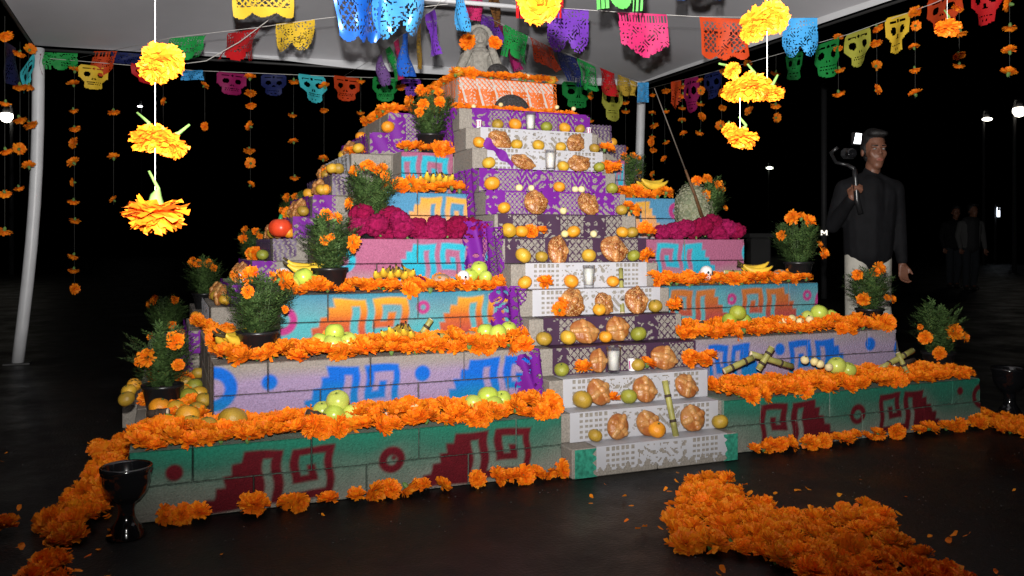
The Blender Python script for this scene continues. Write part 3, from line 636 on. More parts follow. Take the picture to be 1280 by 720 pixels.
def fruit(kind, p, sc, label, group, cat='fruit', name=None, tilt=.5):
    o = ob(name or {'apple':'green_apple','guava':'guava','lime':'lime'}.get(kind, 'mandarin'), FR[kind], None, p, (U(-tilt,tilt),U(-tilt,tilt),U(0,6)), sc); return tag(o, label, cat, group)
FC = {'orange':'bright orange','yellow':'yellowish','green':'green','olive':'dull olive-orange'}
for (u, v, k, kind, s) in [(622,156,13,'olive',1),(644,155,13,'orange',1.15),(683,158,13,'green',1.05),(706,159,13,'orange',1.05),(725,160,13,'olive',.95),
        (599,178,12,'orange',1.05),(646,180,12,'yellow',1),(673,181,12,'yellow',1.05),(701,184,12,'yellow',.95),(743,185,12,'olive',.95),
        (611,203,11,'yellow',1.1),(704,208,11,'yellow',1),(749,209,11,'green',.95),(615,230,10,'orange',1.25),(699,234,10,'orange',1),(765,236,10,'green',1),
        (630,260,9,'orange',1.0),(777,264,9,'olive',1),(636,288,8,'yellow',1.2),(652,290,8,'orange',1.05),(717,291,8,'orange',1.05),(778,292,8,'orange',1),(790,290,8,'olive',1),
        (654,319,7,'yellow',1.2),(677,322,7,'olive',.95),(736,320,7,'yellow',1.1),(792,322,7,'green',1),(656,355,6,'orange',1.05),(714,354,6,'orange',1.1),(766,353,6,'orange',.95),
        (749,388,5,'orange',.95),(819,382,5,'olive',1.05),(680,425,4,'olive',1.1),(710,423,4,'yellow',1.1),(757,422,4,'orange',.95),(798,418,4,'green',1.15),
        (702,461,3,'green',1.0),(797,457,3,'olive',1),(728,505,2,'olive',1.3),(786,501,2,'green',1.1),(744,548,1,'olive',.9),(821,542,1,'orange',1.15),(900,532,1,'olive',1.1)]:
    dy = {749:.095}.get(u, .042); y = YS(k+1) - dy - (.012 if s > 1.15 else 0)
    if u == 821: y -= .03
    p = ony(u, v, y); fruit(kind, (p.x, y, k*C + .006 + .0285*s), s, f'{FC[kind]} mandarin on the {ORD[k-1]} stair step up from the floor', 'mandarins on the front stairs')
for (u, v, k) in [(649,234,10),(664,233,10),(719,236,10),(727,235,10),(704,263,9),(706,293,8),(742,292,8)]:
    y = YS(k+1) - .04; p = ony(u, v, y); fruit('guava', (p.x, y, k*C + .024), U(.95,1.15), f'small pale guava on the {ORD[k-1]} stair step up from the floor', 'guavas on the front stairs')
def shelf_fruit(kind, lst, t, lab, grp, lift=.03):
    for it in lst:
        u, v, s = it[:3]; dy = it[3] if len(it) > 3 else .12; y = TF[t-1] + dy; p = ony(u, v, y); fruit(kind, (p.x, y, max(p.z, t*2*C + .03)), s, lab, grp)
AG = 'green apples piled on the altar tiers'
shelf_fruit('apple', [(422,501,1.1,.10),(417,519,1.05,.07),(439,518,1.05,.09),(403,513,.95,.13)], 1, 'green apple in the pile beside the cane stub on the green tier', AG)
shelf_fruit('apple', [(610,495,1.1,.11),(617,506,1.0,.07),(628,499,.95,.10),(592,503,.9,.10)], 1, 'green apple in the pile on the green tier beside the stairs, left', AG)
shelf_fruit('apple', [(418,415,1.0,.09),(416,429,1.0,.06),(400,427,.95,.10),(434,426,1.0,.10)], 2, 'green apple in the stacked pile on the lavender tier', AG)
shelf_fruit('apple', [(607,414,.95,.10),(622,416,1.0,.06),(636,411,.9,.12)], 2, 'green apple beside the jicama on the lavender tier', AG)
shelf_fruit('apple', [(362,356,1.1,.05),(379,346,1.05,.08),(399,353,1.1,.09)], 3, 'green apple beside the pot on the turquoise tier', AG)
shelf_fruit('apple', [(599,336,1.0,.09),(588,344,.9,.08),(607,346,.8,.05)], 3, 'green apple next to the little clay skull left of the stairs', AG)
shelf_fruit('apple', [(1046,457,1.15,.11),(1060,462,1.0,.09)], 1, 'green apple among the flowers on the green tier, right of the stairs', AG)
shelf_fruit('apple', [(1024,391,1.15,.11),(1010,395,.8,.13),(1040,394,.8,.12)], 2, 'green apple on the lavender tier before the turquoise wall, right', AG)
shelf_fruit('lime', [(922,391,1.0,.10),(912,400,.9,.12),(930,400,.9,.13)], 2, 'large lime in the little heap on the lavender tier', 'limes on the lavender tier')
MG = 'mandarins heaped around the front left pot'
for (u, v, kind, s, dz) in [(200,510,'orange',1.3,.03),(221,511,'yellow',1.15,.03),(236,496,'green',1.25,.03),(249,492,'yellow',1.1,.035),(235,520,'orange',1.4,.03),(247,513,'olive',1.1,.03),(210,531,'lime',.95,.02),(239,532,'yellow',1.2,.02),(259,533,'olive',1.1,.03),(291,526,'olive',1.6,.04),(228,489,'olive',1.0,.02),(243,482,'green',1.1,.03),(255,500,'olive',1.0,.03),(161,489,'yellow',1.0,.03),(158,499,'olive',1.05,.03),(168,481,'orange',1,.03),(248,466,'olive',1.0,.03),(232,478,'olive',1,.03)]:
    p = onz(u, v + 4, .24 + dz); fruit(kind, p + Vector((0,0,.015)), s, f'{FC.get(kind,"plump green")} mandarin lying around the front left pot on the green tier', MG)
for (u, v, t, dy) in [(519,511,1,.08),(200,0,0,0),(1018,452,1,.09),(1025,455,1,.08),(1036,459,1,.07),(1006,450,1,.1),(1012,399,2,.07),(990,398,2,.08),(1000,402,2,.06),(980,402,2,.08)]:
    if t: y = TF[t-1] + dy; p = ony(u, v, y); fruit('guava', (p.x, y, max(p.z, t*2*C+.035)), 1.1, f'small pale guava among the flowers on the {TN[t]}', 'guavas on the tiers')
# fruit on the left stairs, seen from the side
for (u, v, k, kind) in [(448,188,12,'yellow'),(423,221,10,'olive'),(402,223,10,'yellow'),(407,240,9,'orange'),(415,204,11,'yellow'),(379,266,7,'olive'),(361,272,7,'orange'),(281,379,3,'yellow'),(328,320,6,'green')]:
    p = ony(u, v, 1.64); k = max(1, min(13, int((p.x + .09)/.1055 + 1))); fruit(kind, (p.x, p.y, k*C + .035), 1, f'{FC[kind]} mandarin on the {ORD[k-1]} step of the left stairs', 'mandarins on the left stairs')
p = ony(480,162,1.56); fruit('orange', (1.275,1.58,1.595), 1.15, 'bright orange mandarin resting in violet paper at the left stairs head', 'mandarins on the left stairs')
p = ony(765,178,1.62); fruit('orange', (p.x,1.62,p.z), 1.0, 'bright orange mandarin on the right stairs near the altar top', 'mandarins on the right stairs')
jicm = mat('jicama_skin', (.42,.27,.17), .85, .2, var=.3, vscale=30, bump=.6, bscale=60)
jb = MB(); jb.ball((0,0,0), .045, 20, 12, sc=(1.15,1,.68), fn=lambda d: 1 + .08*mnoise.noise(d*2.5)); JM = jb.mesh('jicama', jicm)
for (u, v, t, s, lab) in [(551,349,3,1.0,'brown jicama root between cockscomb and clay skull'),(589,418,2,1.0,'brown jicama root beside apples on the lavender tier'),(975,340,3,.9,'brown jicama root beside bananas and pot on the right'),(455,426,2,.6,'small brown root beside stacked apples on the lavender tier')]:
    tag(ob('jicama', JM, None, on_tier(u, v, t, .09) + Vector((0,0,.035 + .01*s)), (0,.1,U(0,6)), s), lab, 'root', 'jicama roots on the tiers')
# bananas
banm = mat('banana_peel', (.72,.47,.035), .5, .4, var=.3, vscale=22, col2=None, bump=.1, bscale=40)
bane = mat('banana_tip', (.05,.035,.015), .8, .2)
bb = MB(); pts = []; rr = []
for i in range(11):
    a = -.75 + 1.5*i/10; pts.append((.115*math.sin(a), 0, .115*(1 - math.cos(a)))); rr.append(1.15*[.005,.007,.0125,.0165,.018,.0185,.018,.0165,.013,.0075,.005][i])
bb.tube(pts, rr, 6); bb.tube([pts[0], Vector(pts[0]) + Vector((-.018,0,.012))], [.006,.0045], 6, mi=1); bb.tube([pts[-1], Vector(pts[-1]) + Vector((.005,0,.005))], [.005,.004], 6, mi=1)
BAN = bb.mesh('banana', [banm, bane])
def bananas(p, n, label, rz=0, rx=0, spread=.031, sc=1, up=0):
    t = thing('banana_bunch', label, 'bananas', 'banana bunches', p, (0,0,rz), sc)
    for i in range(n):
        k = i - (n-1)/2; o = ob('banana', BAN, t, (U(-.006,.006), k*spread*.9, .02 + .012*(i % 2)), (rx + k*.16, up + U(-.08,.08), k*.12))
    cb = MB(); cb.tube([(-.078,-.008*n,.045),(-.092,0,.052),(-.078,.008*n,.045)], .006, 6); ob('crown', cb.mesh('crown', bane), t)
    return t
cam_rz = -TH
bananas(on_tier(499,420,2,.10) + Vector((0,0,.055)), 5, 'bunch of short ripe bananas on the lavender tier', cam_rz + R(-95), .0, .034, .85)
bananas(on_tier(493,345,3,.10) + Vector((0,0,.05)), 6, 'bunch of plump bananas on the turquoise tier under the pink wall', cam_rz + R(-82), .0, .036, .9)
bananas(on_tier(545,228,5,.09) + Vector((0,0,.05)), 6, 'bunch of small bananas on the sky-blue tier', cam_rz + R(-82), 0, .036, .9)
bananas(on_tier(813,240,5,.10) + Vector((0,0,.05)), 3, 'long bananas lying on the sky-blue tier right of the stairs', R(8), .2, .035, 1.15)
bananas(on_tier(942,338,3,.09) + Vector((0,0,.045)), 4, 'bananas fanned out on the turquoise tier beside the white skull, right', R(-12), .2, .035, 1.0)
bananas(on_tier(383,338,3,.15) + Vector((0,0,.075)), 2, 'two yellow bananas lying behind apples on the turquoise tier', R(5), .2, .035, 1.05)
bananas(on_tier(292,423,2,.14) + Vector((0,0,.05)), 3, 'large yellow plantains behind the pot on the lavender tier', R(50), .0, .04, 1.1)
# sugar cane
canem = mat('sugar_cane_skin', (.30,.28,.075), .5, .4, var=.35, vscale=18, bump=.2, bscale=50)
cank = mat('sugar_cane_dark', (.05,.032,.022), .7, .3, var=.3, vscale=30); cane_e = mat('sugar_cane_pith', (.62,.50,.36), .8, .2, var=.2, vscale=60)
def cane(p0, p1, label, r=.014, nodes=2, dark=False):
    p0, p1 = Vector(p0), Vector(p1); c = (p0 + p1)/2; d = p1 - p0; L = d.length
    t = thing('sugar_cane', label, 'sugar cane', 'cut lengths of sugar cane', c, Vector((0,0,1)).rotation_difference(d.normalized()).to_euler())
    b1 = MB(); b1.tube([(0,0,-L/2),(0,0,-L/4),(0,0,0),(0,0,L/4),(0,0,L/2)], [r, r*.95, r, r*.96, r], 14); sk_ = ob('stalk', b1.mesh('stalk', cank if dark else canem), t)
    for i in range(nodes):
        z = -L/2 + L*(i + .6)/(nodes + .2); q = MB(); q.lathe([(r*.98,-.006),(r*1.14,-.003),(r*1.14,.003),(r*.98,.006)], 14, (0,0,z)); ob('node_ring', q.mesh('node_ring', cank), sk_)
    for s in (-1, 1): q = MB(); q.lathe([(r*.9,s*(L/2-.003)),(r*.9,s*(L/2+.002))], 14); ob('cut_end', q.mesh('cut_end', cane_e), sk_)
    return t
cane((ony(831,476,YS(2)-.02)).to_tuple(), (ony(845,545,YS(2)-.075)).to_tuple(), 'tall green sugar cane leaning on the lowest white steps', .0135, 2)
cane(ony(776,336,YS(7)-.012), ony(778,391,YS(6)-.02), 'green sugar cane leaning on the white steps beside bread', .0115, 2)
T1z = .24; 
cane(on_tier(384,520,1,.09,.31), on_tier(407,527,1,.045,.295), 'short dark sugar cane stub with pale end beside apples, green tier', .016, 1, True)
cane(on_tier(478,514,1,.09,.30), on_tier(483,526,1,.05,.29), 'small sugar cane stub half buried in flowers, green tier', .011, 1, True)
cane(onz(185,518,.29), onz(210,515,.30), 'dark sugar cane stub leaning on the front left pot', .016, 1, True)
cane(on_tier(510,408,2,.12,.55), on_tier(562,419,2,.10,.535), 'long sugar cane lying behind bananas on the lavender tier', .013, 2)
cane(on_tier(527,410,2,.13,.55), on_tier(539,389,2,.12,.61), 'sugar cane stub standing up with pale end on the lavender tier', .0125, 1)
for a, b2, lab in (((905,464),(941,447),'sugar cane length crossing the heap on the green tier, right of the stairs'),((938,442),(990,458),'sugar cane length with dark knots in the heap, right of the stairs'),((948,462),(965,434),'upright sugar cane stub in the heap, right of the stairs')):
    y1 = .10 if 'upright' not in lab else .08; cane(ony(*a, y1), ony(*b2, y1 - .02), lab, .0145, 2)
cane(ony(1100,461,.11), ony(1141,438,.09), 'pale sugar cane length propped up near the right end of the green tier', .0145, 2)
cane(ony(1122,441,.10), ony(1137,472,.06), 'crossed sugar cane stub near the right end of the green tier', .0125, 1)
cane(ony(1118,458,.13), ony(1142,450,.13), 'dark sugar cane stub under the crossed canes, right end', .013, 1, True)
cane(ony(876,402,TF[1]+.10), ony(884,420,TF[1]+.06), 'dark sugar cane stub beside the stairs on the lavender tier, right', .013, 1, True)
cane(ony(974,403,TF[1]+.08), ony(986,413,TF[1]+.05), 'pale cut sugar cane stub in the flowers of the lavender tier, right', .013, 1)
cane(ony(905,340,TF[2]+.09), ony(944,341,TF[2]+.07), 'thin sugar cane lying under the bananas of the turquoise tier, right', .011, 2)

# ------------------------------------------------------------------ bread of the dead
def bread_mesh(seed):
    r = random.Random(seed); mb = MB(); rot = r.uniform(0, 1.5)
    mb.ball((0,0,-.004), .050, 30, 16, sc=(1,1,.56), fn=lambda d: 1 + .05*mnoise.noise(d*2.2 + Vector((seed,0,0))))
    top = lambda rr: .0265*math.sqrt(max(0, 1 - (rr/.052)**2))
    for i in range(4):                                  # four dough bones laid over the dome
        a = rot + i*math.pi/2 + r.uniform(-.2,.2); c, s_ = math.cos(a), math.sin(a)
        for rr, rad in ((.017,.0115),(.0235,.013),(.030,.0115),(.0360,.013),(.0415,.0105)):
            mb.ball((c*rr + r.uniform(-.001,.001), s_*rr, top(rr) - .0075), rad*r.uniform(.92,1.1), 12, 8, mi=1, sc=(1,1,.85))
    mb.ball((r.uniform(-.003,.003), 0, .026), .0145, 16, 10, mi=2, sc=(1,1,.85))
    return mb
def bread_mat(name, c1, c2, ses):
    m = mat(name, c1, .36, .45, coat=.0, var=.3, vscale=20, col2=None, bump=.3, bscale=90)
    t = m.node_tree; b = t.nodes['Principled BSDF']; l = b.inputs['Base Color'].links[0]; cur = l.from_socket
    tc = nd(t, 'ShaderNodeTexCoord'); n = nd(t, 'ShaderNodeTexNoise'); n.inputs['Scale'].default_value = 26; n.inputs['Detail'].default_value = 3
    t.links.new(tc.outputs['Object'], n.inputs['Vector'])
    g = nd(t, 'ShaderNodeNewGeometry')
    rp = nd(t, 'ShaderNodeMapRange'); rp.inputs[1].default_value = .42; rp.inputs[2].default_value = .62; t.links.new(n.outputs[0], rp.inputs[0])
    mx = nd(t, 'ShaderNodeMix', data_type='RGBA'); t.links.new(rp.outputs[0], mx.inputs[0]); t.links.new(cur, mx.inputs[6]); mx.inputs[7].default_value = (*c2, 1); cur = mx.outputs[2]
    if ses:
        v = nd(t, 'ShaderNodeTexVoronoi'); v.inputs['Scale'].default_value = 190; t.links.new(tc.outputs['Object'], v.inputs['Vector'])
        r2 = nd(t, 'ShaderNodeMapRange'); r2.inputs[1].default_value = .36; r2.inputs[2].default_value = .30; t.links.new(v.outputs['Distance'], r2.inputs[0])
        mx2 = nd(t, 'ShaderNodeMix', data_type='RGBA'); t.links.new(r2.outputs[0], mx2.inputs[0]); t.links.new(cur, mx2.inputs[6]); mx2.inputs[7].default_value = (.60,.38,.15,1); cur = mx2.outputs[2]
    t.links.new(cur, b.inputs['Base Color']); return m
BRM = {'sesame': bread_mat('sesame_bread_crust', (.22,.06,.012), (.34,.125,.03), True), 'pale': bread_mat('pale_bread_crust', (.46,.20,.055), (.30,.09,.02), False), 'brown': bread_mat('brown_bread_crust', (.22,.055,.014), (.36,.12,.03), True)}
BRM.update({'sesame_bone': bread_mat('sesame_bread_bone', (.30,.095,.02), (.46,.20,.055), True), 'sesame_knob': bread_mat('sesame_bread_knob', (.30,.09,.022), (.46,.18,.05), True), 'pale_bone': bread_mat('pale_bread_bone', (.55,.28,.09), (.38,.14,.035), False), 'pale_knob': bread_mat('pale_bread_knob', (.42,.15,.04), (.62,.33,.12), False), 'brown_bone': bread_mat('brown_bread_bone', (.34,.11,.026), (.50,.22,.07), True), 'brown_knob': bread_mat('brown_bread_knob', (.20,.045,.012), (.30,.09,.02), True)})
BG = [bread_mesh(s) for s in range(4)]; BRE = {(k, i): BG[i].mesh('bread', [BRM[k], BRM[k+'_bone'], BRM[k+'_knob']]) for k in ('sesame','pale','brown') for i in range(4)}
BL = {'sesame':'round sesame-crusted bread of the dead','pale':'pale golden bread of the dead','brown':'dark brown bread of the dead'}
def bread(p, kind, w_, h_, label, i, face=(0,-1,.55), rot=0):
    """w_, h_ in metres as seen; it leans with its top to the viewer"""
    q = Vector((0,0,1)).rotation_difference(Vector(face).normalized()).to_matrix() @ Matrix.Rotation(rot, 3, 'Z')
    return tag(ob('bread', BRE[(kind, i % 4)], None, p, q, (w_/.104*U(.92,1.08), h_/.104*U(.92,1.08), min(w_, h_)/.118)), label, 'bread', 'breads of the dead on the altar')
for i, (u, v, wpx, hpx, k, kind) in enumerate([(626,171,33,25,12,'sesame'),(721,177,31,25,12,'sesame'),(655,198,33,22,11,'sesame'),(725,202,32,24,11,'sesame'),(671,251,34,31,9,'sesame'),(737,254,35,29,9,'sesame'),
        (699,314,38,30,7,'brown'),(769,311,36,33,7,'brown'),(717,380,39,32,5,'sesame'),(757,380,30,27,5,'sesame'),(797,376,38,33,5,'brown'),(732,416,37,31,4,'pale'),(774,410,31,34,4,'pale'),
        (748,449,27,34,3,'pale'),(830,447,35,30,3,'pale'),(749,492,34,38,2,'pale'),(806,491,34,34,2,'pale'),(858,485,30,34,2,'pale'),(773,538,36,33,1,'pale'),(810,526,34,34,1,'pale'),(866,528,35,35,1,'pale')]):
    y = YS(k+1) - .038; p = ony(u, v, y); s = FPX / depth(p); h_ = hpx/s; z = k*C + .008 + h_*.46
    side = {0:'left',1:'right'}
    others = [q for q in (626,721,655,725,671,737,699,769,717,757,797,732,774,748,830,749,806,858,773,810,866)]
    bread((p.x, y + (.012 if k > 3 else 0), z), kind, wpx/s, h_, f'{BL[kind]} on the {ORD[k-1]} stair step up from the floor', i, (U(-.15,.15), -1, U(.25,.5)), U(0,6.28))
for (u, v, wpx, hpx, k, kind, yy, lab) in [(384,192,26,22,10,'sesame',1.75,'upper'),(398,180,26,20,12,'sesame',1.9,'topmost'),(372,238,30,24,8,'brown',1.8,'middle'),(342,290,22,26,6,'sesame',2.0,'lower'),(300,348,26,30,4,'brown',1.9,'fourth-step'),(275,372,24,24,3,'pale',1.9,'third-step'),(217,412,26,18,1,'brown',1.8,'lowest')]:
    p = ony(u, v, 1.76); k = max(1, min(13, int((p.x + .09)/.1055 + 1))); p = Vector((YS(k+1) - .05, 1.76, k*C + .055)); bread(p, kind, .12, .11, f'{BL[kind].replace("round ","")} on the left stairs, the {lab} one', k, (-1,-.35,.4), U(0,6))

for k in range(2, 14):
    for j, yy in enumerate((1.93, 2.2)):
        if (k + j) % 3: continue
        bread(Vector((YS(k+1) - .05, yy, k*C + .055)), ('sesame','brown')[(k+j) % 2], .125, .115, f'{("sesame-crusted bread of the dead","dark brown bread of the dead")[(k+j) % 2]} further back on the {ORD[k-1]} step of the left stairs', k+j, (-1,-.3,.5), U(0,6))
    kind = ('yellow','orange','olive')[k % 3]
    fruit(kind, (YS(k+1) - .055, 2.06, k*C + .035), 1.05, f'{FC[kind]} mandarin between breads on the {ORD[k-1]} step of the left stairs', 'mandarins on the left stairs')
# ------------------------------------------------------------------ candles in glasses, cups, skulls, pumpkin
glm = mat('clear_glass', (.95,.97,.97), .03, .5, glass=True); waxm = mat('white_wax', (.80,.79,.74), .5, .4, sss=.15); wickm = mat('wick', (.02,.02,.02), .9)
cg = MB(); cg.lathe([(.023,0),(.0245,.004),(.0305,.105),(.0290,.105),(.0235,.012),(.001,.011)], 24, cap=False); cg.lathe([(.023,0),(.001,.0005)], 24, cap=False); CGM = cg.mesh('glass', glm)
cw = MB(); cw.lathe([(.001,.0125),(.0222,.0127),(.0272,.088),(.001,.090)], 24, cap=False); CWM = cw.mesh('wax', waxm)
ck2 = MB(); ck2.tube([(0,0,.088),(0,0,.099)], .0012, 6); CKM = ck2.mesh('wick', wickm)
for (u, v, k, s) in [(663,161,13,1.0),(688,210,11,1.05),(736,358,6,1.0),(767,468,3,1.08)]:
    y = YS(k+1) - .04 - (.03 if k in (11,) else .012 if k == 3 else 0); p = ony(u, v, y)
    t = thing('glass_candle', f'white candle in a clear glass on the {ORD[k-1]} stair step up from the floor', 'candle', 'candles in glasses', (p.x, y, k*C + .007), sc=s)
    ob('glass', CGM, t); ob('wick', CKM, ob('wax', CWM, t))
cupw = mat('white_paper_cup', (.75,.72,.74), .6, .3); cupm = mat('magenta_print', (.45,.03,.22), .6, .3)
def cup(p, s, label):
    t = thing('sugar_cup', label, 'cup', 'small printed cups', p, sc=s)
    q = MB(); q.lathe([(.014,0),(.019,.05),(.0175,.05),(.013,.004)], 20, cap=False); q.lathe([(.014,0),(.0005,.0005)], 20, cap=False); cb_ = ob('cup_body', q.mesh('cup_body', cupw), t)
    for i in range(7):
        a = 2*math.pi*i/7; q = MB(); da = .16
        q.add([(math.cos(a+e)*rr, math.sin(a+e)*rr, z) for e, rr, z in ((-da,.0155,.008),(da,.0155,.008),(da,.0190,.043),(-da,.0190,.043))], [(0,1,2,3)]); ob('stripe', q.mesh('stripe', cupm), cb_)
y = YS(4) - .03; cup((ony(790,466,y).x, y, .367), 1.05, 'small white cup with magenta stripes on the third stair step')
y = YS(14) - .03; cup((ony(736,165,y).x, y, 1.567), .8, 'tiny white cup at the right end of the thirteenth step')
cup((1.70, YS(14)-.035, 1.567), .9, 'tiny white cup at the left end of the thirteenth step')
cup((YS(7)-.05, 1.64, .727), 1.0, 'tiny white cup on the left stairs above the red pumpkin')
cup((YS(3)-.04, 1.66, .247), 1.2, 'white cup with magenta stripes on the low left stairs')
skm = mat('white_sugar', (.72,.70,.68), .7, .3, var=.15, vscale=40); blk = mat('black_paint', (.012,.012,.012), .6, .3); pinkm = mat('pink_icing', (.5,.08,.2), .6)
def skull(p, s, label, rz=0, pink=False):
    t = thing('sugar_skull', label, 'sugar skull', 'little sugar skulls', p, (0,0,rz), s); q = MB(); q.ball((0,0,.04), .028, 18, 12, sc=(1,1.05,1)); q.ball((0,-.006,.018), .018, 14, 8, sc=(1,.9,.9)); cr_ = ob('cranium', q.mesh('cranium', skm), t)
    for sx in (-1, 1):
        e = MB(); e.ball((sx*.011,-.0255,.038), .0068, 10, 6, sc=(1,.5,1)); ob('eye_socket', e.mesh('eye_socket', pinkm if pink else blk), cr_)
    e = MB(); e.ball((0,-.0275,.026), .0034, 8, 5, sc=(1,.6,1.3)); ob('nose_hole', e.mesh('nose_hole', blk), cr_)
    for i in range(4): e = MB(); e.box((-.0095+i*.005,-.0215,.004),(-.0055+i*.005,-.016,.016)); ob('tooth', e.mesh('tooth', skm, False), cr_)
skull(on_tier(579,361,3,.02) + Vector((0,0,.022)), 1.05, 'little white sugar skull in the flowers left of the stairs', cam_rz)
skull(on_tier(883,352,3,.02) + Vector((0,0,.022)), 1.15, 'little white sugar skull in the flowers right of the stairs', cam_rz + .5)
skull(on_tier(354,350,3,.13) + Vector((0,0,.03)), 1.2, 'white sugar skull with pink icing behind the apples', cam_rz - .4, True)
pkm = mat('red_orange_plastic', (.66,.055,.015), .35, .5); q = MB()
q.ball((0,0,.055), .062, 40, 16, sc=(1,1,.86), fn=lambda d: 1 + .045*abs(math.cos(4*math.atan2(d.y, d.x)))*math.sqrt(max(0,1-d.z*d.z)) - .12*max(0, abs(d.z)-.8)*3)
p = ony(352,300,1.58); t = thing('toy_pumpkin', 'bright red plastic pumpkin with green stalk on the left stairs', 'pumpkin', None, (.695, 1.655, .966)); ob('pumpkin_body', q.mesh('pumpkin_body', pkm), t)
q = MB(); q.tube([(0,0,.095),(0,0,.11),(.004,0,.128)], [.018,.011,.009], 8); ob('stalk', q.mesh('stalk', mat('bright_green_plastic', (.02,.25,.08), .4)), t)

# ------------------------------------------------------------------ black glazed goblets
glz = mat('black_glaze', (.006,.006,.007), .09, .6, coat=.6)
def goblet(p, s, label):
    t = thing('black_goblet', label, 'goblet', 'black glazed goblets', p, sc=s)
    q = MB(); q.lathe([(.001,.002),(.066,.0),(.069,.006),(.060,.014),(.062,.022),(.052,.030),(.053,.037),(.040,.052),(.030,.075),(.027,.105),(.032,.125)], 40, cap=False); ob('foot', q.mesh('foot', glz), t)
    q = MB(); q.lathe([(.032,.125),(.052,.142),(.074,.172),(.083,.205),(.084,.232),(.088,.236),(.086,.243),(.091,.247),(.091,.259),(.086,.263),(.079,.255),(.074,.21),(.055,.165),(.001,.15)], 40, cap=False); ob('bowl', q.mesh('bowl', glz), t)
    q = MB(); q.lathe([(.03,.174),(.001,.180)], 20, cap=False); q.lathe([(.062,.176),(.03,.178)], 20, cap=False); ob('ash', q.mesh('ash', mat('grey_ash', (.10,.09,.085), .95, var=.5, vscale=60, bump=.8)), t)
pg = onz(158,671,0); goblet((pg.x, pg.y, 0), .87, 'shiny black goblet on the floor at the front left altar corner')
pg = onz(1262,520,0); goblet((pg.x, pg.y, 0), 1.0, 'dim black goblet on the floor past the right altar corner')

# ------------------------------------------------------------------ stone figure, stone discs, bouquet, stick
stone = mat('carved_stone', (.27,.255,.225), .9, .2, var=.25, vscale=45, bump=.8, bscale=70)
st = thing('stone_figure', 'grey carved stone figure seated on the altar top with raised hands', 'statue', None, (1.93, 1.86, 1.90), (0,0,cam_rz + .12), .95)
q = MB()
cp = q.caps
cp((0,0,.02),(0,.0,.20),.10,.085); cp((-.05,0,.20),(.05,0,.20),.06,.06)          # trunk
cp((-.10,-.02,.03),(-.02,-.09,.03),.05,.045); cp((.10,-.02,.03),(.02,-.09,.03),.05,.045)   # folded legs
for s in (-1, 1):
    cp((s*.095,0,.21),(s*.125,-.05,.135),.034,.03); cp((s*.125,-.05,.135),(s*.075,-.10,.235),.03,.026); q.ball((s*.075,-.11,.255), .03, 12, 8)
cp((0,0,.24),(0,0,.28),.045,.045); q.ball((0,-.01,.335), .064, 18, 12, sc=(.92,.95,1.1)); q.ball((0,-.072,.325), .014, 8, 6, sc=(.8,1,1.4))
cp((-.02,-.066,.348),(.02,-.066,.348),.008,.008); cp((-.016,-.066,.298),(.016,-.066,.298),.007,.007)
for i in range(13): a = math.pi*(i/12); cp((math.cos(a)*.07,.005,.335+math.sin(a)*.07),(math.cos(a)*.086,.0,.335+math.sin(a)*.086),.013,.012)
q.ball((-.07,-.005,.30), .018, 8, 6); q.ball((.07,-.005,.30), .018, 8, 6)
for i in range(7): a = math.pi*(.1 + .8*i/6); q.ball((-math.cos(a)*.06,-.07,.235 - math.sin(a)*.03), .012, 8, 6)
o = ob('figure_body', q.mesh('figure_body', stone), st); remesh(o, .006, 3)
for s in (-1, 1): ob('held_marigold', HM[0 if s < 0 else 4], st, (s*.085,-.135,.275), (R(80),0,s*.4), 1.25 if s < 0 else 1.1)
dark = mat('dark_volcanic_stone', (.045,.042,.042), .8, .3, var=.6, vscale=110, bump=1.0, bscale=120)
nn = MATS['dark_volcanic_stone'].node_tree
def disc_stone(p, r_, label, ti, rz=0):
    q = MB(); n = 30; q.lathe([(.001,0),(r_*.7,.002),(r_*.95,.008),(r_,.02),(r_*.97,.034),(r_*.8,.046),(r_*.4,.055),(.001,.057)], n, cap=False)
    tag(ob('stone_disc', q.mesh('stone_disc', dark), None, p, (R(ti),0,rz)), label, 'stone disc', 'dark volcanic stone discs')
disc_stone((2.03,1.597,1.705), .125, 'dark speckled round stone leaning on the orange plinth front', 96)
disc_stone((1.985,1.70,1.945), .085, 'small dark round stone leaning at the feet of the stone figure', 80, .2)
fruit('yellow', (1.715,1.64,1.955), 1, 'yellowish mandarin on the corner of the topmost plinth', 'mandarins on the altar top')
fruit('yellow', (2.32,1.63,1.945), .9, 'yellowish mandarin on the right corner of the topmost plinth', 'mandarins on the altar top')
for i, (u, v) in enumerate([(626,131),(592,133),(696,134),(717,136),(660,95)]):
    yy = 1.46 if v > 100 else 1.625; p = ony(u, v, yy); fruit('guava', p, .75, 'tiny pale guava among the marigolds around the topmost plinth', 'guavas on the altar top')
flm = mat('pale_floret', (.34,.34,.25), .8, .2, island=1, col2=(.19,.20,.11), trans=.2); q = MB(); r = random.Random(9)
for i in range(1300):
    d = Vector((r.gauss(0,1), r.gauss(0,1), r.gauss(0,1))).normalized(); p = Vector((d.x*.12, d.y*.11, .17 + d.z*.165))*r.uniform(.9,1.0) ; p += d*r.uniform(-.012,.012)
    s1 = d.cross(Vector((0,0,1)) if abs(d.z) < .9 else Vector((1,0,0))).normalized(); s2 = d.cross(s1); l = r.uniform(.008,.013)
    for k in range(4): a = k*1.57 + i; e = s1*math.cos(a) + s2*math.sin(a); f2 = s1*math.cos(a+.8) + s2*math.sin(a+.8); f3 = s1*math.cos(a-.8) + s2*math.sin(a-.8); q.add([p, p + f2*l*.6 + d*.002, p + e*l + d*.004, p + f3*l*.6 + d*.002], [(0,1,2,3)])
pb_ = on_tier(866,285,4,.27); t = thing('pale_bouquet', 'rounded bunch of pale greenish florets behind the right cockscombs', 'bouquet', None, pb_)
ob('florets', q.mesh('florets', flm, False), t)
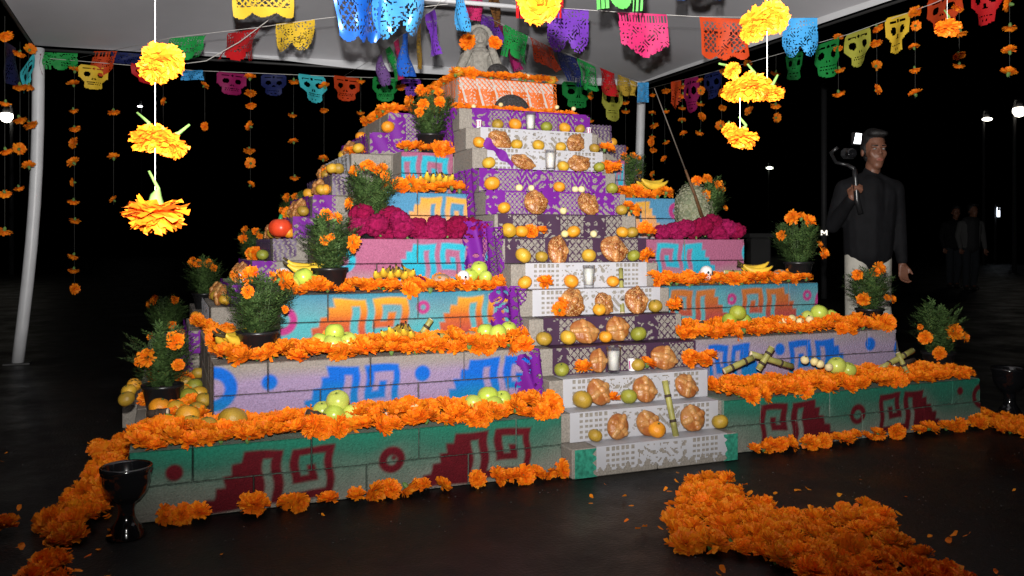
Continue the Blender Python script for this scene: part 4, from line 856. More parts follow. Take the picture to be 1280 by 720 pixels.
q = MB(); q.ball((0,0,.17), .1, 16, 10, sc=(1,.95,1.45)); ob('leaf_core', q.mesh('leaf_core', mat('pale_floret_core', (.16,.18,.11), .9, var=.4, vscale=70)), t)
pa, pz = atZ(818,110,4.6), ony(880,274,TF[3]+.17); t = thing('long_stick', 'thin dark stick with thicker brown handle leaning from the pink tier', 'stick', None, pz)
m_ = (pz + (pa - pz)*.38); q = MB(); q.tube([m_ - pz, pa - pz], [.0042,.0024], 8); ob('shaft', q.mesh('shaft', mat('grey_stick', (.10,.085,.07), .6)), t)
q = MB(); q.tube([Vector((0,0,-.02)), (m_-pz)*.5, m_ - pz + (pa-pz)*.01], [.012,.009,.006], 10); ob('handle', q.mesh('handle', mat('brown_wood', (.10,.045,.016), .7, var=.3, vscale=40)), t)

# ------------------------------------------------------------------ tent
tentm = mat('white_tarpaulin', (.53,.525,.555), .7, .2, var=.07, vscale=2.0, bump=.06, bscale=5, trans=.05)
tubem = mat('white_painted_tube', (.62,.63,.65), .4, .5, var=.08, vscale=8)
BL, BR = Vector((-.83,4.4,2.48)), Vector((4.66,4.4,2.59)); FL, FR_ = Vector((-.83,-1.7,2.48)), Vector((4.66,-1.7,2.59)); PK = Vector((1.9,1.35,3.2))
tent = thing('event_tent', 'white tarpaulin tent roof on pale tube legs over the altar', 'tent', None, (1.9,1.35,0))
def tent_part(name, mb, m, smooth=True): return ob(name, mb.mesh(name, m, smooth), tent, (-1.9,-1.35,0))
n = 44; vs = []
for j in range(n+1):
    for i in range(n+1):
        fx, fy = -math.cos(math.pi*i/n)*.5 + .5, -math.cos(math.pi*j/n)*.5 + .5; e = FL.lerp(FR_, fx).lerp(BL.lerp(BR, fx), fy)
        gx, gy = 1 - abs(2*fx - 1)**1.7, 1 - abs(2*fy - 1)**1.7; e.z += .55*(gx*gy)**.75 + .006*math.sin(fx*23)*math.sin(fy*19); vs.append(e)
mb = MB(); mb.add(vs, [(j*(n+1)+i, j*(n+1)+i+1, (j+1)*(n+1)+i+1, (j+1)*(n+1)+i) for j in range(n) for i in range(n)]); tent_part('canopy', mb, tentm)
def leg(p0, p1, bend):
    mb = MB(); p0, p1 = Vector(p0), Vector(p1); pts = [p0.lerp(p1, i/8) + bend*math.sin(math.pi*i/8) for i in range(9)]; mb.tube(pts, .044, 14); tent_part('leg', mb, tubem)
    mb = MB(); mb.box((p0.x-.09,p0.y-.07,.0),(p0.x+.09,p0.y+.07,.012)); tent_part('foot_plate', mb, mat('dark_steel', (.05,.05,.05), .5, metal=.6), False)
pl = onz(22,455,0); leg((pl.x, pl.y, .01), (-.80,4.36,2.45), RIGHT*.05)
leg((4.58,4.36,.01), (4.63,4.36,2.56), RIGHT*-.01); leg((-.83,-1.68,.01),(-.83,-1.68,2.46),Vector((0,0,0))); leg((4.64,-1.68,.01),(4.64,-1.68,2.57),Vector((0,0,0)))
mb = MB(); mb.tube([atZ(395,-13,4.9), atZ(650,9,5.0)], .0135, 10); tent_part('cross_tube', mb, tubem)
for a, b2 in ((BL,BR),(BR,FR_),(FL,BL)):
    mb = MB(); mb.tube([a + Vector((0,0,-.03)), b2 + Vector((0,0,-.03))], .011, 8); tent_part('eave_tube', mb, mat('dark_tube', (.03,.03,.03), .5))

bandm = mat('flash_lit_valance', (.62,.63,.65), .5, .3, var=.06, vscale=6)  # lighter than the canopy: flash light on the band is put into its colour
mb = MB(); n = 30; vs = []
for i in range(n+1):
    f = i/n; e = BL.lerp(BR, f); hgt = .02 + .11*min(1, f*1.6); vs += [e + Vector((0,-.03,.07)), e + Vector((0,-.045,.07 - hgt - .012*math.sin(f*17)))]
mb.add(vs, [(2*i, 2*i+1, 2*i+3, 2*i+2) for i in range(n)]); tent_part('back_valance', mb, bandm)
mb = MB(); vs = []
for i in range(n+1):
    f = i/n; e = BR.lerp(FR_, f); vs += [e + Vector((-.09,0,.16 + .05*math.sin(f*3.1))), e + Vector((-.02,0,-.012))]
mb.add(vs, [(2*i, 2*i+1, 2*i+3, 2*i+2) for i in range(n)]); tent_part('right_valance', mb, bandm)

# ------------------------------------------------------------------ cut-paper banners
def papm(name, col): return mat('paper_' + name, col, .55, .18, trans=.2, var=.12, vscale=14)
PC = {'yellow':(.72,.47,.035),'red':(.50,.012,.016),'green':(.015,.27,.055),'blue':(.02,.13,.62),'skyblue':(.06,.36,.75),'purple':(.16,.04,.42),'orange':(.52,.052,.010),'navy':(.010,.016,.085),'pink':(.62,.03,.15),
      'lime':(.14,.62,.12),'cyan':(.05,.50,.56),'magenta':(.26,.010,.09),'gold':(.50,.32,.04),'lilac':(.20,.10,.32),'brown':(.16,.07,.02),'olive':(.42,.42,.06)}
def cutmask(style, u, v):
    x = 2*u - 1; keep = np.ones(u.shape, bool)
    n = np.sin(u*41 + 2*np.sin(v*23)) * np.sin(v*37 + 2*np.sin(u*29)); lat = (np.abs(((u*9 + v*7) % 1) - .5) < .36) & (np.abs(((u*9 - v*7) % 1) - .5) < .36)
    if style == 'lace': keep = v < .86 + .14*np.abs(np.sin(u*math.pi*2.5 + .6)); h = lat & (np.abs(x) < .86) & (v > .08) & (v < .74) & (n > -.55); keep &= ~h
    elif style == 'lattice':
        keep = v < .9 + .1*np.abs(np.sin(u*math.pi*3)); keep &= ~(lat & (np.abs(x) > .30) & (np.abs(x) < .88) & (v > .1) & (v < .84)); keep &= ~((n > .62) & (np.abs(x) < .3) & (v > .1))
    elif style == 'fringe':
        fing = (((u*11) % 1) < .62) & ((np.abs(x) > .5)); keep = (v < .70) | (fing & (v < .97)) | ((np.abs(x) < .42) & (v < .74 + .2*np.sqrt(np.clip(1 - (x/.42)**2, 0, 1)))); keep &= ~((n > .60) & (v < .7))
    elif style == 'two': keep = v < .62 + .38*np.sqrt(np.abs(np.sin(u*2*math.pi))); keep &= ~((n > .55) & (v > .05)); keep &= ~(lat & (v > .5) & (np.abs(np.abs(x) - .5) < .3) & (n > 0))
    elif style == 'point': keep = v < .72 + .28*np.clip(1 - np.abs(x)*1.15, 0, 1) + .05*np.abs(np.sin(u*25)); keep &= ~((((u*17) % 1) < .5) & (v > .04) & (v < .22)); keep &= ~((n > .58) & (v > .26))
    elif style == 'skull':
        wv = np.where(v < .5, .97 - 1.2*np.clip(.10 - v, 0, 1), np.where(v < .68, .97 - (v - .5)/.18*.36, .61)); wv = wv*np.where(v > .86, np.sqrt(np.clip(1 - ((v-.86)/.14)**2, 0, 1)), 1)
        keep = np.abs(x) < wv; ax_ = np.abs(x)
        keep &= ~((((ax_ - .43)/.22)**2 + ((v - .38)/.11)**2) < 1); keep &= ~((v > .47) & (v < .60) & (ax_ < (v - .46)*1.2) & (ax_ > .035))
        keep &= ~((np.abs(v - .70) < .012) & (ax_ < .5) & (((u*14) % 1) < .6)); keep &= ~((np.abs(v - .77) < .012) & (ax_ < .48) & (((u*14+.5) % 1) < .6))
        keep &= ~((np.abs(v - .15 - .1*(ax_-.4)**2) < .02) & (ax_ > .2) & (ax_ < .7)); keep &= ~(((x/.1)**2 + ((v-.14)/.05)**2) < 1); keep &= ~((np.abs(v-.88) < .02) & (np.abs(ax_-.15) < .05))
    elif style == 'strip': keep = (v < .95) & ~((n > .6) & (v > .15)); keep &= np.abs(x) < 1 - .35*np.clip(v - .8, 0, 1)
    else: keep = ~((n > .6) & (v > .1))
    return keep
NB = [0]
def banner(p1, p2, H, style, col, label, lean=0, back=0, group='cut-paper banners under the tent roof', res=None, wav=.017, metal=False, mname=None):
    p1, p2 = Vector(p1), Vector(p2); Wd = (p2 - p1).length; res = res or max(.004, Wd/46); nx, ny = max(8, int(Wd/res)), max(14, int(H/res)); NB[0] += 1; sd = NB[0]
    uu, vv = np.meshgrid((np.arange(nx)+.5)/nx, (np.arange(ny)+.5)/ny); m = cutmask(style, uu, vv)
    dn = (Vector((0,0,-1)) + RIGHT*lean + VIEW*back).normalized()*H; N = (p2 - p1).cross(dn).normalized()
    f = lambda u, v: p1.lerp(p2, u) + dn*v + N*(wav*(math.sin(u*7 + sd) + .8*math.sin(v*5 + u*3 + sd*2))*v**.5) - p1
    mb = MB(); mb.add(*sheet(m, nx, ny, f)); ma = papm(col, PC[col])
    if metal: ma = mat('foil_' + col, (.004,.04,.45) if col == 'blue' else (.02,.20,.70), .3, .7, metal=.4, trans=.1, var=.3, vscale=5, col2=(.03,.25,.80) if col == 'blue' else (.12,.50,.85))
    o = ob('skull_banner' if style == 'skull' else 'paper_banner', mb.mesh('banner', ma), None, p1); return tag(o, label, 'paper banner', group)
def bpx(u1, v1, u2, v2, Z1, Z2, hpx, *a, **k):
    p1, p2 = atZ(u1, v1, Z1), atZ(u2, v2, Z2); return banner(p1, p2, hpx*(Z1+Z2)/2/FPX, *a, **k)
bpx(290,-28,366,-28,3.9,3.9,50,'lace','yellow','yellow lace-cut paper banner with scalloped hem under the tent roof', res=.005)
bpx(345,30,393,24,4.7,4.6,37,'two','yellow','yellow paper banner cut as two little faces',-.08)
bpx(284,42,325,35,4.9,4.6,40,'fringe','red','crumpled red paper banner between green and yellow ones',-.25, wav=.025)
bpx(212,48,258,44,5.0,4.9,29,'fringe','green','small green fringed paper banner hung by the yellow marigolds',-.2)
bpx(418,-34,474,-32,3.25,3.2,84,'lattice','blue','shiny deep blue foil banner cut with grids and a skull',.06,.2, metal=True, res=.005, wav=.03)
bpx(466,-30,529,-36,3.15,3.25,78,'two','skyblue','shiny pale blue foil banner beside the deep blue one',-.03,.25, metal=True, res=.005, wav=.035)
bpx(471,72,477,68,5.6,5.35,40,'strip','lilac','lilac paper banner seen nearly edge-on',.1,wav=.03)
bpx(481,62,487,58,5.4,5.2,45,'strip','green','green twisted paper banner seen nearly edge-on',.32,wav=.02)
bpx(492,53,498,48,5.2,5.0,52,'strip','pink','crimson twisted paper banner seen nearly edge-on',.15,wav=.01)
bpx(503,43,512,40,5.0,4.8,57,'strip','blue','deep blue curled paper banner seen nearly edge-on',.02,wav=.03)
bpx(523,34,526,29,4.8,4.5,58,'strip','gold','narrow gold paper banner seen edge-on',.0,wav=.01)
bpx(532,18,543,12,4.4,4.2,58,'strip','purple','violet curled paper banner left of the stone figure',.18,wav=.02)
bpx(566,-18,578,-18,4.0,3.85,60,'strip','skyblue','pale blue narrow paper banner above the stone figure',.08)
bpx(580,-15,601,-14,5.5,5.4,40,'plain','pink','crimson paper banner above the stone figure',.0)
bpx(598,16,622,24,5.7,5.9,46,'fringe','purple','violet paper banner behind the head of the stone figure',.3)
bpx(610,-10,621,-8,5.6,5.7,44,'strip','brown','brown twisted paper banner above the stone figure',.12)
bpx(622,30,632,34,5.6,5.7,62,'strip','magenta','magenta narrow paper banner right of the stone figure',.35)
bpx(645,-25,704,-25,3.7,3.7,50,'fringe','red','red fringed paper banner behind the golden marigold')
bpx(684,9,736,12,4.4,4.4,54,'two','purple','large violet paper banner with two rounded lobes',.0,.1)
bpx(630,30,660,45,4.9,5.1,38,'fringe','green','green fringed paper banner right of the stone figure',.0)
bpx(662,46,691,61,5.1,5.3,40,'point','orange','rust orange pointed paper banner',.35)
bpx(696,64,718,72,5.4,5.6,40,'fringe','navy','navy blue fringed paper banner',.3)
bpx(721,72,743,83,5.6,5.8,34,'lattice','green','green grid-cut paper banner near the right tent leg',.1)
bpx(749,84,768,92,5.9,6.1,32,'plain','red','plain red paper banner near the right tent leg',.1)
bpx(772,93,787,99,6.2,6.4,26,'fringe','gold','gold fringed paper banner near the right tent leg',.05)
bpx(788,100,797,103,6.5,6.6,18,'plain','gold','small gold paper scrap next to the tent leg')
bpx(797,103,811,103,7.6,7.6,25,'plain','skyblue','blue paper wrapped round the head of the right tent leg')
bpx(746,-32,806,-32,3.4,3.4,46,'fringe','lime','lime green fringed banner, only its fringe in view')
bpx(772,15,833,18,4.1,4.1,54,'point','pink','bright pink paper banner with pointed lace hem',.1,.05, res=.005)
bpx(874,21,932,24,4.2,4.2,52,'lattice','orange','red-orange lattice-cut paper banner behind yellow marigolds',.08,.05)
bpx(978,23,1022,22,4.4,4.4,49,'two','skyblue','bright blue two-lobed paper banner near the right roof edge',.0)
bpx(842,-40,905,-40,3.7,3.7,40,'fringe','blue','blue banner hung above the orange lattice one')
# strings the banners hang on
strm = mat('white_cord', (.55,.53,.5), .8, .2)
def cord(pts, r_, label, name='cord'):
    mb = MB(); P0 = Vector(pts[0]); mb.tube([Vector(p) - P0 for p in pts], r_, 5); return tag(ob(name, mb.mesh(name, strm), None, P0), label, 'cord', 'cords under the tent')
cord([atZ(100,72,6.2), atZ(215,47,5.0), atZ(325,34,4.7), atZ(395,24,4.6), atZ(560,5,4.4)], .0016, 'thin cord carrying the green, red and yellow banners')
cord([atZ(190,85,5.0), atZ(258,76,4.7), atZ(300,52,4.6), atZ(345,18,4.4), atZ(372,-6,4.2)], .0025, 'loose white cord drooping across the red banner')
cord([atZ(430,95,6.6), atZ(472,70,5.6), atZ(505,42,5.0), atZ(545,8,4.2), atZ(566,-18,4.0)], .0014, 'thin cord carrying the edge-on banners')
cord([atZ(598,16,5.7), atZ(660,46,5.2), atZ(720,72,5.6), atZ(803,103,7.2)], .0014, 'thin cord carrying banners down to the right tent leg')
cord([atZ(640,2,4.5), atZ(684,9,4.4), atZ(772,15,4.1), atZ(874,21,4.2), atZ(1022,22,4.4)], .0014, 'thin cord carrying the violet, pink and blue banners')
# skull garlands along the back and right eaves
YB, XB = 4.33, 4.56
cord([ony(48,72,YB), ony(240,88,YB), ony(430,96,YB), ony(620,101,YB), ony(800,108,YB)], .0022, 'white cord of the skull garland along the back eave')
cord([onx(806,112,XB), onx(930,80,XB), onx(1060,43,XB), onx(1165,5,XB), onx(1300,-55,XB)], .0022, 'white cord of the skull garland along the right eave')
SG = 'skull-shaped paper banners on the eave garlands'
def sk(u, v, wpx, hpx, col, label, back=True, style='skull', lean=0):
    f = (lambda a, b2: ony(a, b2, YB)) if back else (lambda a, b2: onx(a, b2, XB))
    sl = .055 if back else -.30
    p1 = f(u - wpx/2, v - sl*wpx/2); p2 = f(u + wpx/2, v + sl*wpx/2); tw = VIEW*U(-.05,.05); p1 = p1 + tw; p2 = p2 - tw; banner(p1, p2, hpx*depth((p1+p2)/2)/FPX, style, col, label, lean, 0, SG, res=.0075)
sk(290,91,34,28,'magenta','magenta skull paper cut-out on the back garland'); sk(342,93,34,27,'navy','navy skull paper cut-out on the back garland'); sk(389,94,32,34,'cyan','turquoise skull paper cut-out on the back garland',True,'skull',.15)
sk(433,96,32,30,'orange','orange skull paper cut-out on the back garland'); sk(481,97,30,30,'green','green skull paper cut-out on the back garland'); sk(514,98,24,22,'purple','violet skull paper cut-out half behind the altar plant')
sk(117,82,32,30,'yellow','yellow skull paper cut-out near the left tent leg'); sk(178,80,28,26,'red','dark red skull paper cut-out behind the yellow marigolds',True,'skull',.2); sk(132,64,34,32,'orange','sheer orange paper banner over the yellow skull',True,'point',-.25)
sk(75,66,48,22,'green','crumpled green paper banner beside the left tent leg',True,'fringe'); sk(160,66,40,14,'navy','folded navy paper banner on the back garland',True,'plain'); sk(240,88,32,12,'skyblue','folded bright blue paper on the back garland',True,'plain')
sk(722,103,40,32,'green','dim green skull banner behind the altar top'); sk(766,106,26,46,'olive','olive yellow skull paper cut-out beside the right tent leg')
sk(48,68,14,26,'magenta','magenta spotted paper scrap tied to the left tent leg',True,'lattice')
p1, p2 = atZ(24,92,6.2), atZ(42,66,6.4); banner(p1, p2, .2, 'skull', 'cyan', 'turquoise skull paper cut-out tied by the left tent leg', .05, 0, SG, res=.0075)
bpx(4,50,20,60,5.6,6.0,50,'plain','navy','navy paper banner hanging at the left roof edge', group=SG)
for a in ((845,101,14,36,'orange','dim orange paper cut-out past the right tent leg','point'),(864,97,22,44,'magenta','magenta skull paper cut-out on the right garland','skull'),(890,90,20,34,'navy','navy skull paper cut-out on the right garland','skull'),(993,66,26,34,'green','green paper cut-out behind the bright blue banner','skull'),
          (1035,52,29,44,'green','green skull paper cut-out on the right garland','skull'),(1073,39,30,44,'olive','olive yellow skull paper cut-out on the right garland','skull'),(1122,19,34,48,'yellow','yellow skull paper cut-out on the right garland','skull'),(1180,-6,40,44,'orange','orange skull paper cut-out behind a yellow marigold','skull'),(1232,-22,38,54,'red','red skull paper cut-out on the right garland','skull')):
    sk(a[0],a[1],a[2],a[3],a[4],a[5],False,a[6])

# ------------------------------------------------------------------ hanging marigold strands
thm = mat('dark_thread', (.06,.06,.055), .8)
HS = 'marigold strands hanging from the tent eaves'
def strand(f, u, ys, label, top, big=.9, end=6):
    p0 = f(u, top); t = thing('marigold_strand', label, 'flower strand', HS, p0)
    pz_ = f(u, ys[-1] + end); mb = MB(); mb.tube([(0,0,0), (0,0,pz_.z - p0.z)], .0011, 5); ob('thread', mb.mesh('thread', thm), t)
    for y in ys:
        p = f(u + U(-1.5,1.5), y); k = rnd.randrange(6); rot = (math.pi + U(-.5,.5) if rnd.random() < .6 else U(-1.8,1.8), U(-.4,.4), U(0,6)); s = U(.75,1.1)*big
        ob('marigold_head', HM[k], t, p - p0, rot, s)
fb = lambda u, v: ony(u, v, YB); fr = lambda u, v: onx(u, v, XB)
SB = [(93,[88,105,137,160,179,203,228,251,275,319,337,361],78,'long marigold strand of a dozen heads near the left tent leg'),(142,[139,197,250],84,'marigold strand of three wide-spaced heads behind the back eave'),(204,[127,190],86,'short marigold strand behind the bright yellow hanging marigolds'),(256,[107,158],90,'marigold strand of two heads under the folded blue paper'),
      (313,[97,115,131,158,187,204,231],92,'marigold strand of seven heads beside the magenta skull'),(367,[101,143,177,221],94,'marigold strand of four heads between navy and turquoise skulls'),(405,[108,137,199],95,'marigold strand of three heads right of the turquoise skull'),(451,[100,140],97,'marigold strand of two heads right of the orange skull'),(500,[108],98,'single hanging marigold right of the green skull'),
      (739,[120,150],104,'marigold strand half hidden behind the altar top'),(782,[127,138,185],106,'marigold strand of three heads left of the right tent leg')]
for u, ys, tp, lab in SB: strand(fb, u, ys, lab, tp, 1.05)
SRR = [(816,[118,142,156,170,178,187,218,227],110,'marigold strand of eight heads right of the tent leg'),(831,[113,138,177,199],105,'marigold strand of four heads crossed by the leaning stick'),(853,[107,118,134,151,167],99,'marigold strand of five heads beside the magenta skull'),(876,[101,113,129,146,165],94,'marigold strand of five heads past the magenta skull'),(902,[91,116,134,157],87,'marigold strand of four heads left of the yellow cluster'),
       (935,[80,139],78,'marigold strand behind the yellow marigold cluster'),(970,[91,105,131,147],68,'marigold strand of four heads right of the yellow cluster'),(1048,[47,60,86,116],44,'marigold strand of four heads beside the green skull'),(1096,[34,53,82,112],28,'marigold strand of four heads between the yellow skulls'),(1144,[16,32,59,86,117],12,'marigold strand of five heads right of the yellow skull'),
       (1199,[9,40,68,81],-8,'marigold strand of four heads between orange and red skulls'),(1262,[5,33,64,91],-38,'marigold strand of four large heads right of the red skull')]
for u, ys, tp, lab in SRR: strand(fr, u, ys, lab, tp, .95 if u < 980 else 1.0)
XL = -.80; 
for u, ys, tp, lab, Z in ((6,[44,128,188,241,288],20,'marigold strand of five heads at the left roof edge',5.2),(25,[66,107,148,186,234],52,'marigold strand of five heads beside the left tent leg',5.9),(36,[62,107,155,208],56,'marigold strand of four heads before the left tent leg',6.1)):
    strand(lambda a, b2, Z=Z: atZ(a, b2, Z), u, ys, lab, tp, 1.05)
# golden marigolds hung close in front of the tent
wthm = mat('white_thread', (.7,.7,.66), .6); NS = 'marigolds hung on threads in front of the altar'
BIGH = [head_geo(50+s, .038, fl, False, ((20,-34,.9),(22,-16,1.0),(22,2,1.0),(20,20,.97),(17,40,.88),(12,60,.74),(6,80,.55))).mesh('marigold_head', [mary, stemm], False) for s, fl in ((0,.6),(1,.8),(2,.5))]
def near_strand(u, Z, heads, label, top=-60, bot=None):
    p0 = atZ(u, top, Z); t = thing('hanging_marigolds', label, 'flower strand', NS, p0); pe = atZ(u, bot or heads[-1][1], Z)
    mb = MB(); mb.tube([(0,0,0), pe - p0], .0006, 6); ob('thread', mb.mesh('thread', wthm), t)
    for i, (hu, hv, wpx, rx, ry) in enumerate(heads):
        p = atZ(hu, hv, Z); s = wpx*Z/FPX/.076; M = Matrix.Rotation(-TH, 3, 'Z') @ Matrix.Rotation(R(ry), 3, 'Y') @ Matrix.Rotation(R(rx), 3, 'X') @ Matrix.Rotation(i*1.3, 3, 'Z')
        ob('marigold_head', BIGH[i % 3], t, p - p0, M, s)
        mb = MB(); ax_ = M @ Vector((0,0,-1)); q0 = p - p0; mb.tube([q0 + ax_*.002, q0 + ax_*.012*s, q0 + ax_*.026*s, q0 + ax_*.036*s + RIGHT*.004, q0 + ax_*.062*s + RIGHT*(.012 if i % 2 else -.012)], [.010*s,.012*s,.008*s,.003,.0022], 8); ob('calyx', mb.mesh('calyx', stemm), t)
near_strand(194, 1.42, [(204,76,46,140,-15),(192,88,34,150,25),(188,172,44,165,-20),(212,180,40,150,20),(195,266,64,180,0)], 'three bright golden marigolds hung on a white thread before the altar, left')
near_strand(959, 1.62, [(965,22,38,125,10),(948,28,40,150,-15),(940,40,26,140,0),(965,116,28,175,0),(940,108,40,160,10),(922,112,34,150,-15),(915,88,20,140,-30)], 'cluster of golden marigolds hung on a white thread before the altar, right', bot=116)
near_strand(925, 1.62, [(928,172,34,170,10),(912,162,18,150,-30)], 'golden marigold hung lowest on its thread before the altar, right', top=112)
near_strand(676, 1.7, [(674,4,48,95,0)], 'single golden marigold hung high above the violet banner', bot=2)
near_strand(1184, 2.5, [(1185,34,28,172,5)], 'single golden marigold hung before the orange skull')

# ------------------------------------------------------------------ people
skin = mat('skin', (.155,.066,.040), .5, .4, var=.08, vscale=30, sss=.1); hairm = mat('black_hair', (.008,.007,.007), .45, .4, bump=.5, bscale=180)
shirt_m = mat('black_shirt', (.0055,.0055,.0068), .8, .16, var=.35, vscale=9, bump=1.0, bscale=9); trou_m = mat('pale_trousers', (.42,.40,.35), .85, .2, var=.12, vscale=12, bump=.4, bscale=14)
shoe_m = mat('dark_shoe', (.02,.018,.016), .5); eyew = mat('eye_white', (.22,.20,.19), .6, .2); eyed = mat('eye_iris', (.015,.008,.005), .2); lipm = mat('lip', (.26,.085,.06), .5)
def add_caps(name, lst, m, parent, vox, sm_=4, balls=()):
    q = MB()
    for a in lst: q.caps(*a)
    for (c, r_, s) in balls: q.ball(c, r_, 18, 12, sc=s)
    o = ob(name, q.mesh(name, m), parent); remesh(o, vox, sm_); return o
def rotz(p, a, c): x, y = p[0]-c[0], p[1]-c[1]; return (c[0] + x*math.cos(a) - y*math.sin(a), c[1] + x*math.sin(a) + y*math.cos(a), p[2])
def person(loc, label, shirt, trousers, armR, armL, legs, headturn=.5, face=True, vox=.0075, group=None, curlR=True):
    t = thing('person', label, 'person', group, loc, (0,0,-TH))
    HC = (.045,-.01,1.565)
    H = lambda *p: rotz((HC[0]+p[0]*1.1, HC[1]+p[1]*1.06, HC[2]+p[2]*1.04), headturn, HC)
    body = [((.0,0,.92),(.0,0,1.12),.095,.095),((0,0,1.12),(.005,0,1.28),.095,.10),((-.11,0,1.30),(.13,0,1.30),.05,.05),((.02,.01,1.34),(.04,0,1.47),.058,.055)]
    for sh, el, wr, ha in (armR, armL): body += [(sh, el, .052, .042), (el, wr, .042, .029)]
    for hip, kn, an, toe in legs: body += [(hip, kn, .085, .055), (kn, an, .055, .038), (an, toe, .038, .032)]
    bl = [(H(0,.012,.035), .088, (.88,1.08,1.12)), (H(0,-.02,-.045), .070, (.85,1.0,1.15)), (H(0,-.045,-.098), .034, (1.1,.9,.8)),
          (H(.076,.02,-.01), .022, (.5,.9,1.4)), (H(-.076,.02,-.01), .022, (.5,.9,1.4))]
    # nose, brow, cheekbones
    body += [(H(0,-.080,.014), H(0,-.094,-.022), .008, .0115), (H(-.010,-.087,-.026), H(.010,-.087,-.026), .008, .008), (H(-.042,-.068,.026), H(.042,-.068,.026), .013, .013), (H(-.04,-.052,-.022), H(-.03,-.055,-.04), .024, .022), (H(.04,-.052,-.022), H(.03,-.055,-.04), .024, .022), (H(-.016,-.074,-.064), H(.016,-.074,-.064), .013, .013)]
    # hands: palm, four fingers, thumb
    for (sh, el, wr, ha), curl in ((armR, curlR), (armL, False)):
        w0, h0 = Vector(wr), Vector(ha); d = (h0 - w0).normalized(); sd = d.cross(Vector((0,1,0)) if abs(d.y) < .8 else Vector((0,0,1))).normalized(); up = sd.cross(d)
        for k in (-1,-.33,.33,1): body.append((w0 + sd*k*.016, w0 + d*.085 + sd*k*.027, .014, .0115))
        for k, L in ((-1,.062),(-.33,.074),(.33,.078),(1,.068)):
            b0 = w0 + d*.085 + sd*k*.027
            if curl: b1 = b0 + d*L*.35 + up*-.026; b2_ = b1 + up*-.028 - d*.012; b3 = b2_ - d*.026 + up*.006
            else: b1 = b0 + d*L*.40 - up*.014; b2_ = b1 + d*L*.25 - up*.022; b3 = b2_ + d*L*.04 - up*.02
            body += [(b0, b1, .0095, .009), (b1, b2_, .009, .0085), (b2_, b3, .0085, .0075)]
        tb = w0 + d*.025 + sd*.030; t1 = tb + d*.028 + sd*.022 - up*.01; t2 = t1 + d*.026 - up*.016 + sd*(-.006 if curl else .004); body += [(tb, t1, .0125, .0105), (t1, t2, .0105, .0085)]
    add_caps('body', body, skin, t, vox if face else .014, 3, bl)
    sh_l = [((-.055,0,.88),(-.085,0,1.26),.125,.108),((.055,0,.88),(.105,0,1.26),.125,.108),((0,-.008,.88),(.005,-.012,1.29),.130,.118),((-.14,.0,1.305),(.16,.0,1.305),.078,.078),((.02,.01,1.385),(-.12,.0,1.33),.055,.06),((.03,.01,1.385),(.14,.0,1.33),.055,.06),((.02,.015,1.36),(.03,.012,1.415),.07,.064)]
    for sh, el, wr, ha in (armR, armL): wv = Vector(el).lerp(Vector(wr), .92); sh_l += [(sh, el, .072, .057), (el, wv, .057, .042)]
    add_caps('shirt', sh_l, shirt, t, .011, 5)
    tr = [((-.06,0,.86),(.06,0,.86),.092,.092)]
    for hip, kn, an, toe in legs: tr += [(hip, kn, .09, .072), (kn, Vector(kn).lerp(Vector(an), .93), .074, .062)]
    add_caps('trousers', tr, trousers, t, .012, 4)
    for hip, kn, an, toe in legs: add_caps('shoe', [((an[0],an[1],.05), (toe[0],toe[1],.036), .05, .036)], shoe_m, t, .01, 3)
    hl = [(H(0,.03,.06), .094, (.92,1.05,1.05)), (H(0,-.035,.108), .052, (1.3,1.1,.62)), (H(.06,.03,.02), .045, (.6,1,1.2)), (H(-.06,.03,.02), .045, (.6,1,1.2)), (H(0,.075,-.01), .055, (1,.7,1.3)), (H(.03,-.06,.105), .035, (1.2,1,.6))]
    add_caps('hair', [], hairm, t, .009, 2, hl)
    if face:
        for s in (-1, 1):
            q = MB(); q.ball(H(s*.031,-.0745,.006), .0105, 14, 9, sc=(1.2,1,.6)); ey = ob('eye', q.mesh('eye', eyew), t); q = MB(); c = H(s*.031+.003,-.0818,.006); q.ball(c, .0050, 10, 6); ob('iris', q.mesh('iris', eyed), ey)
            q = MB(); q.caps(H(s*.048,-.074,.028), H(s*.016,-.084,.026), .0032, .0048, 8); ob('eyebrow', q.mesh('eyebrow', hairm), t)
        q = MB(); q.caps(H(-.021,-.081,-.061), H(.0,-.088,-.058), .0035, .0045, 8); q.caps(H(.0,-.088,-.058), H(.021,-.081,-.061), .0045, .0035, 8); q.caps(H(-.015,-.083,-.068), H(.015,-.083,-.068), .0048, .0048, 8); ob('lips', q.mesh('lips', lipm), t)
    return t
pm = atZ(1085,303,5.7)
armR = ((-.18,0,1.30),(-.255,.03,1.06),(-.205,-.20,1.235),(-.19,-.25,1.32)); armL = ((.20,0,1.30),(.245,.03,1.07),(.245,-.03,.80),(.245,-.05,.70))
legs = (((-.085,0,.87),(-.12,-.05,.47),(-.06,.06,.08),(-.08,-.12,.035)), ((.085,0,.87),(.09,-.02,.47),(.12,-.16,.08),(.14,-.33,.035)))
person((pm.x, pm.y, 0), 'man in black shirt and pale trousers carrying a camera stabilizer with a light', shirt_m, trou_m, armR, armL, legs, .02).scale = (.9,.92,1)
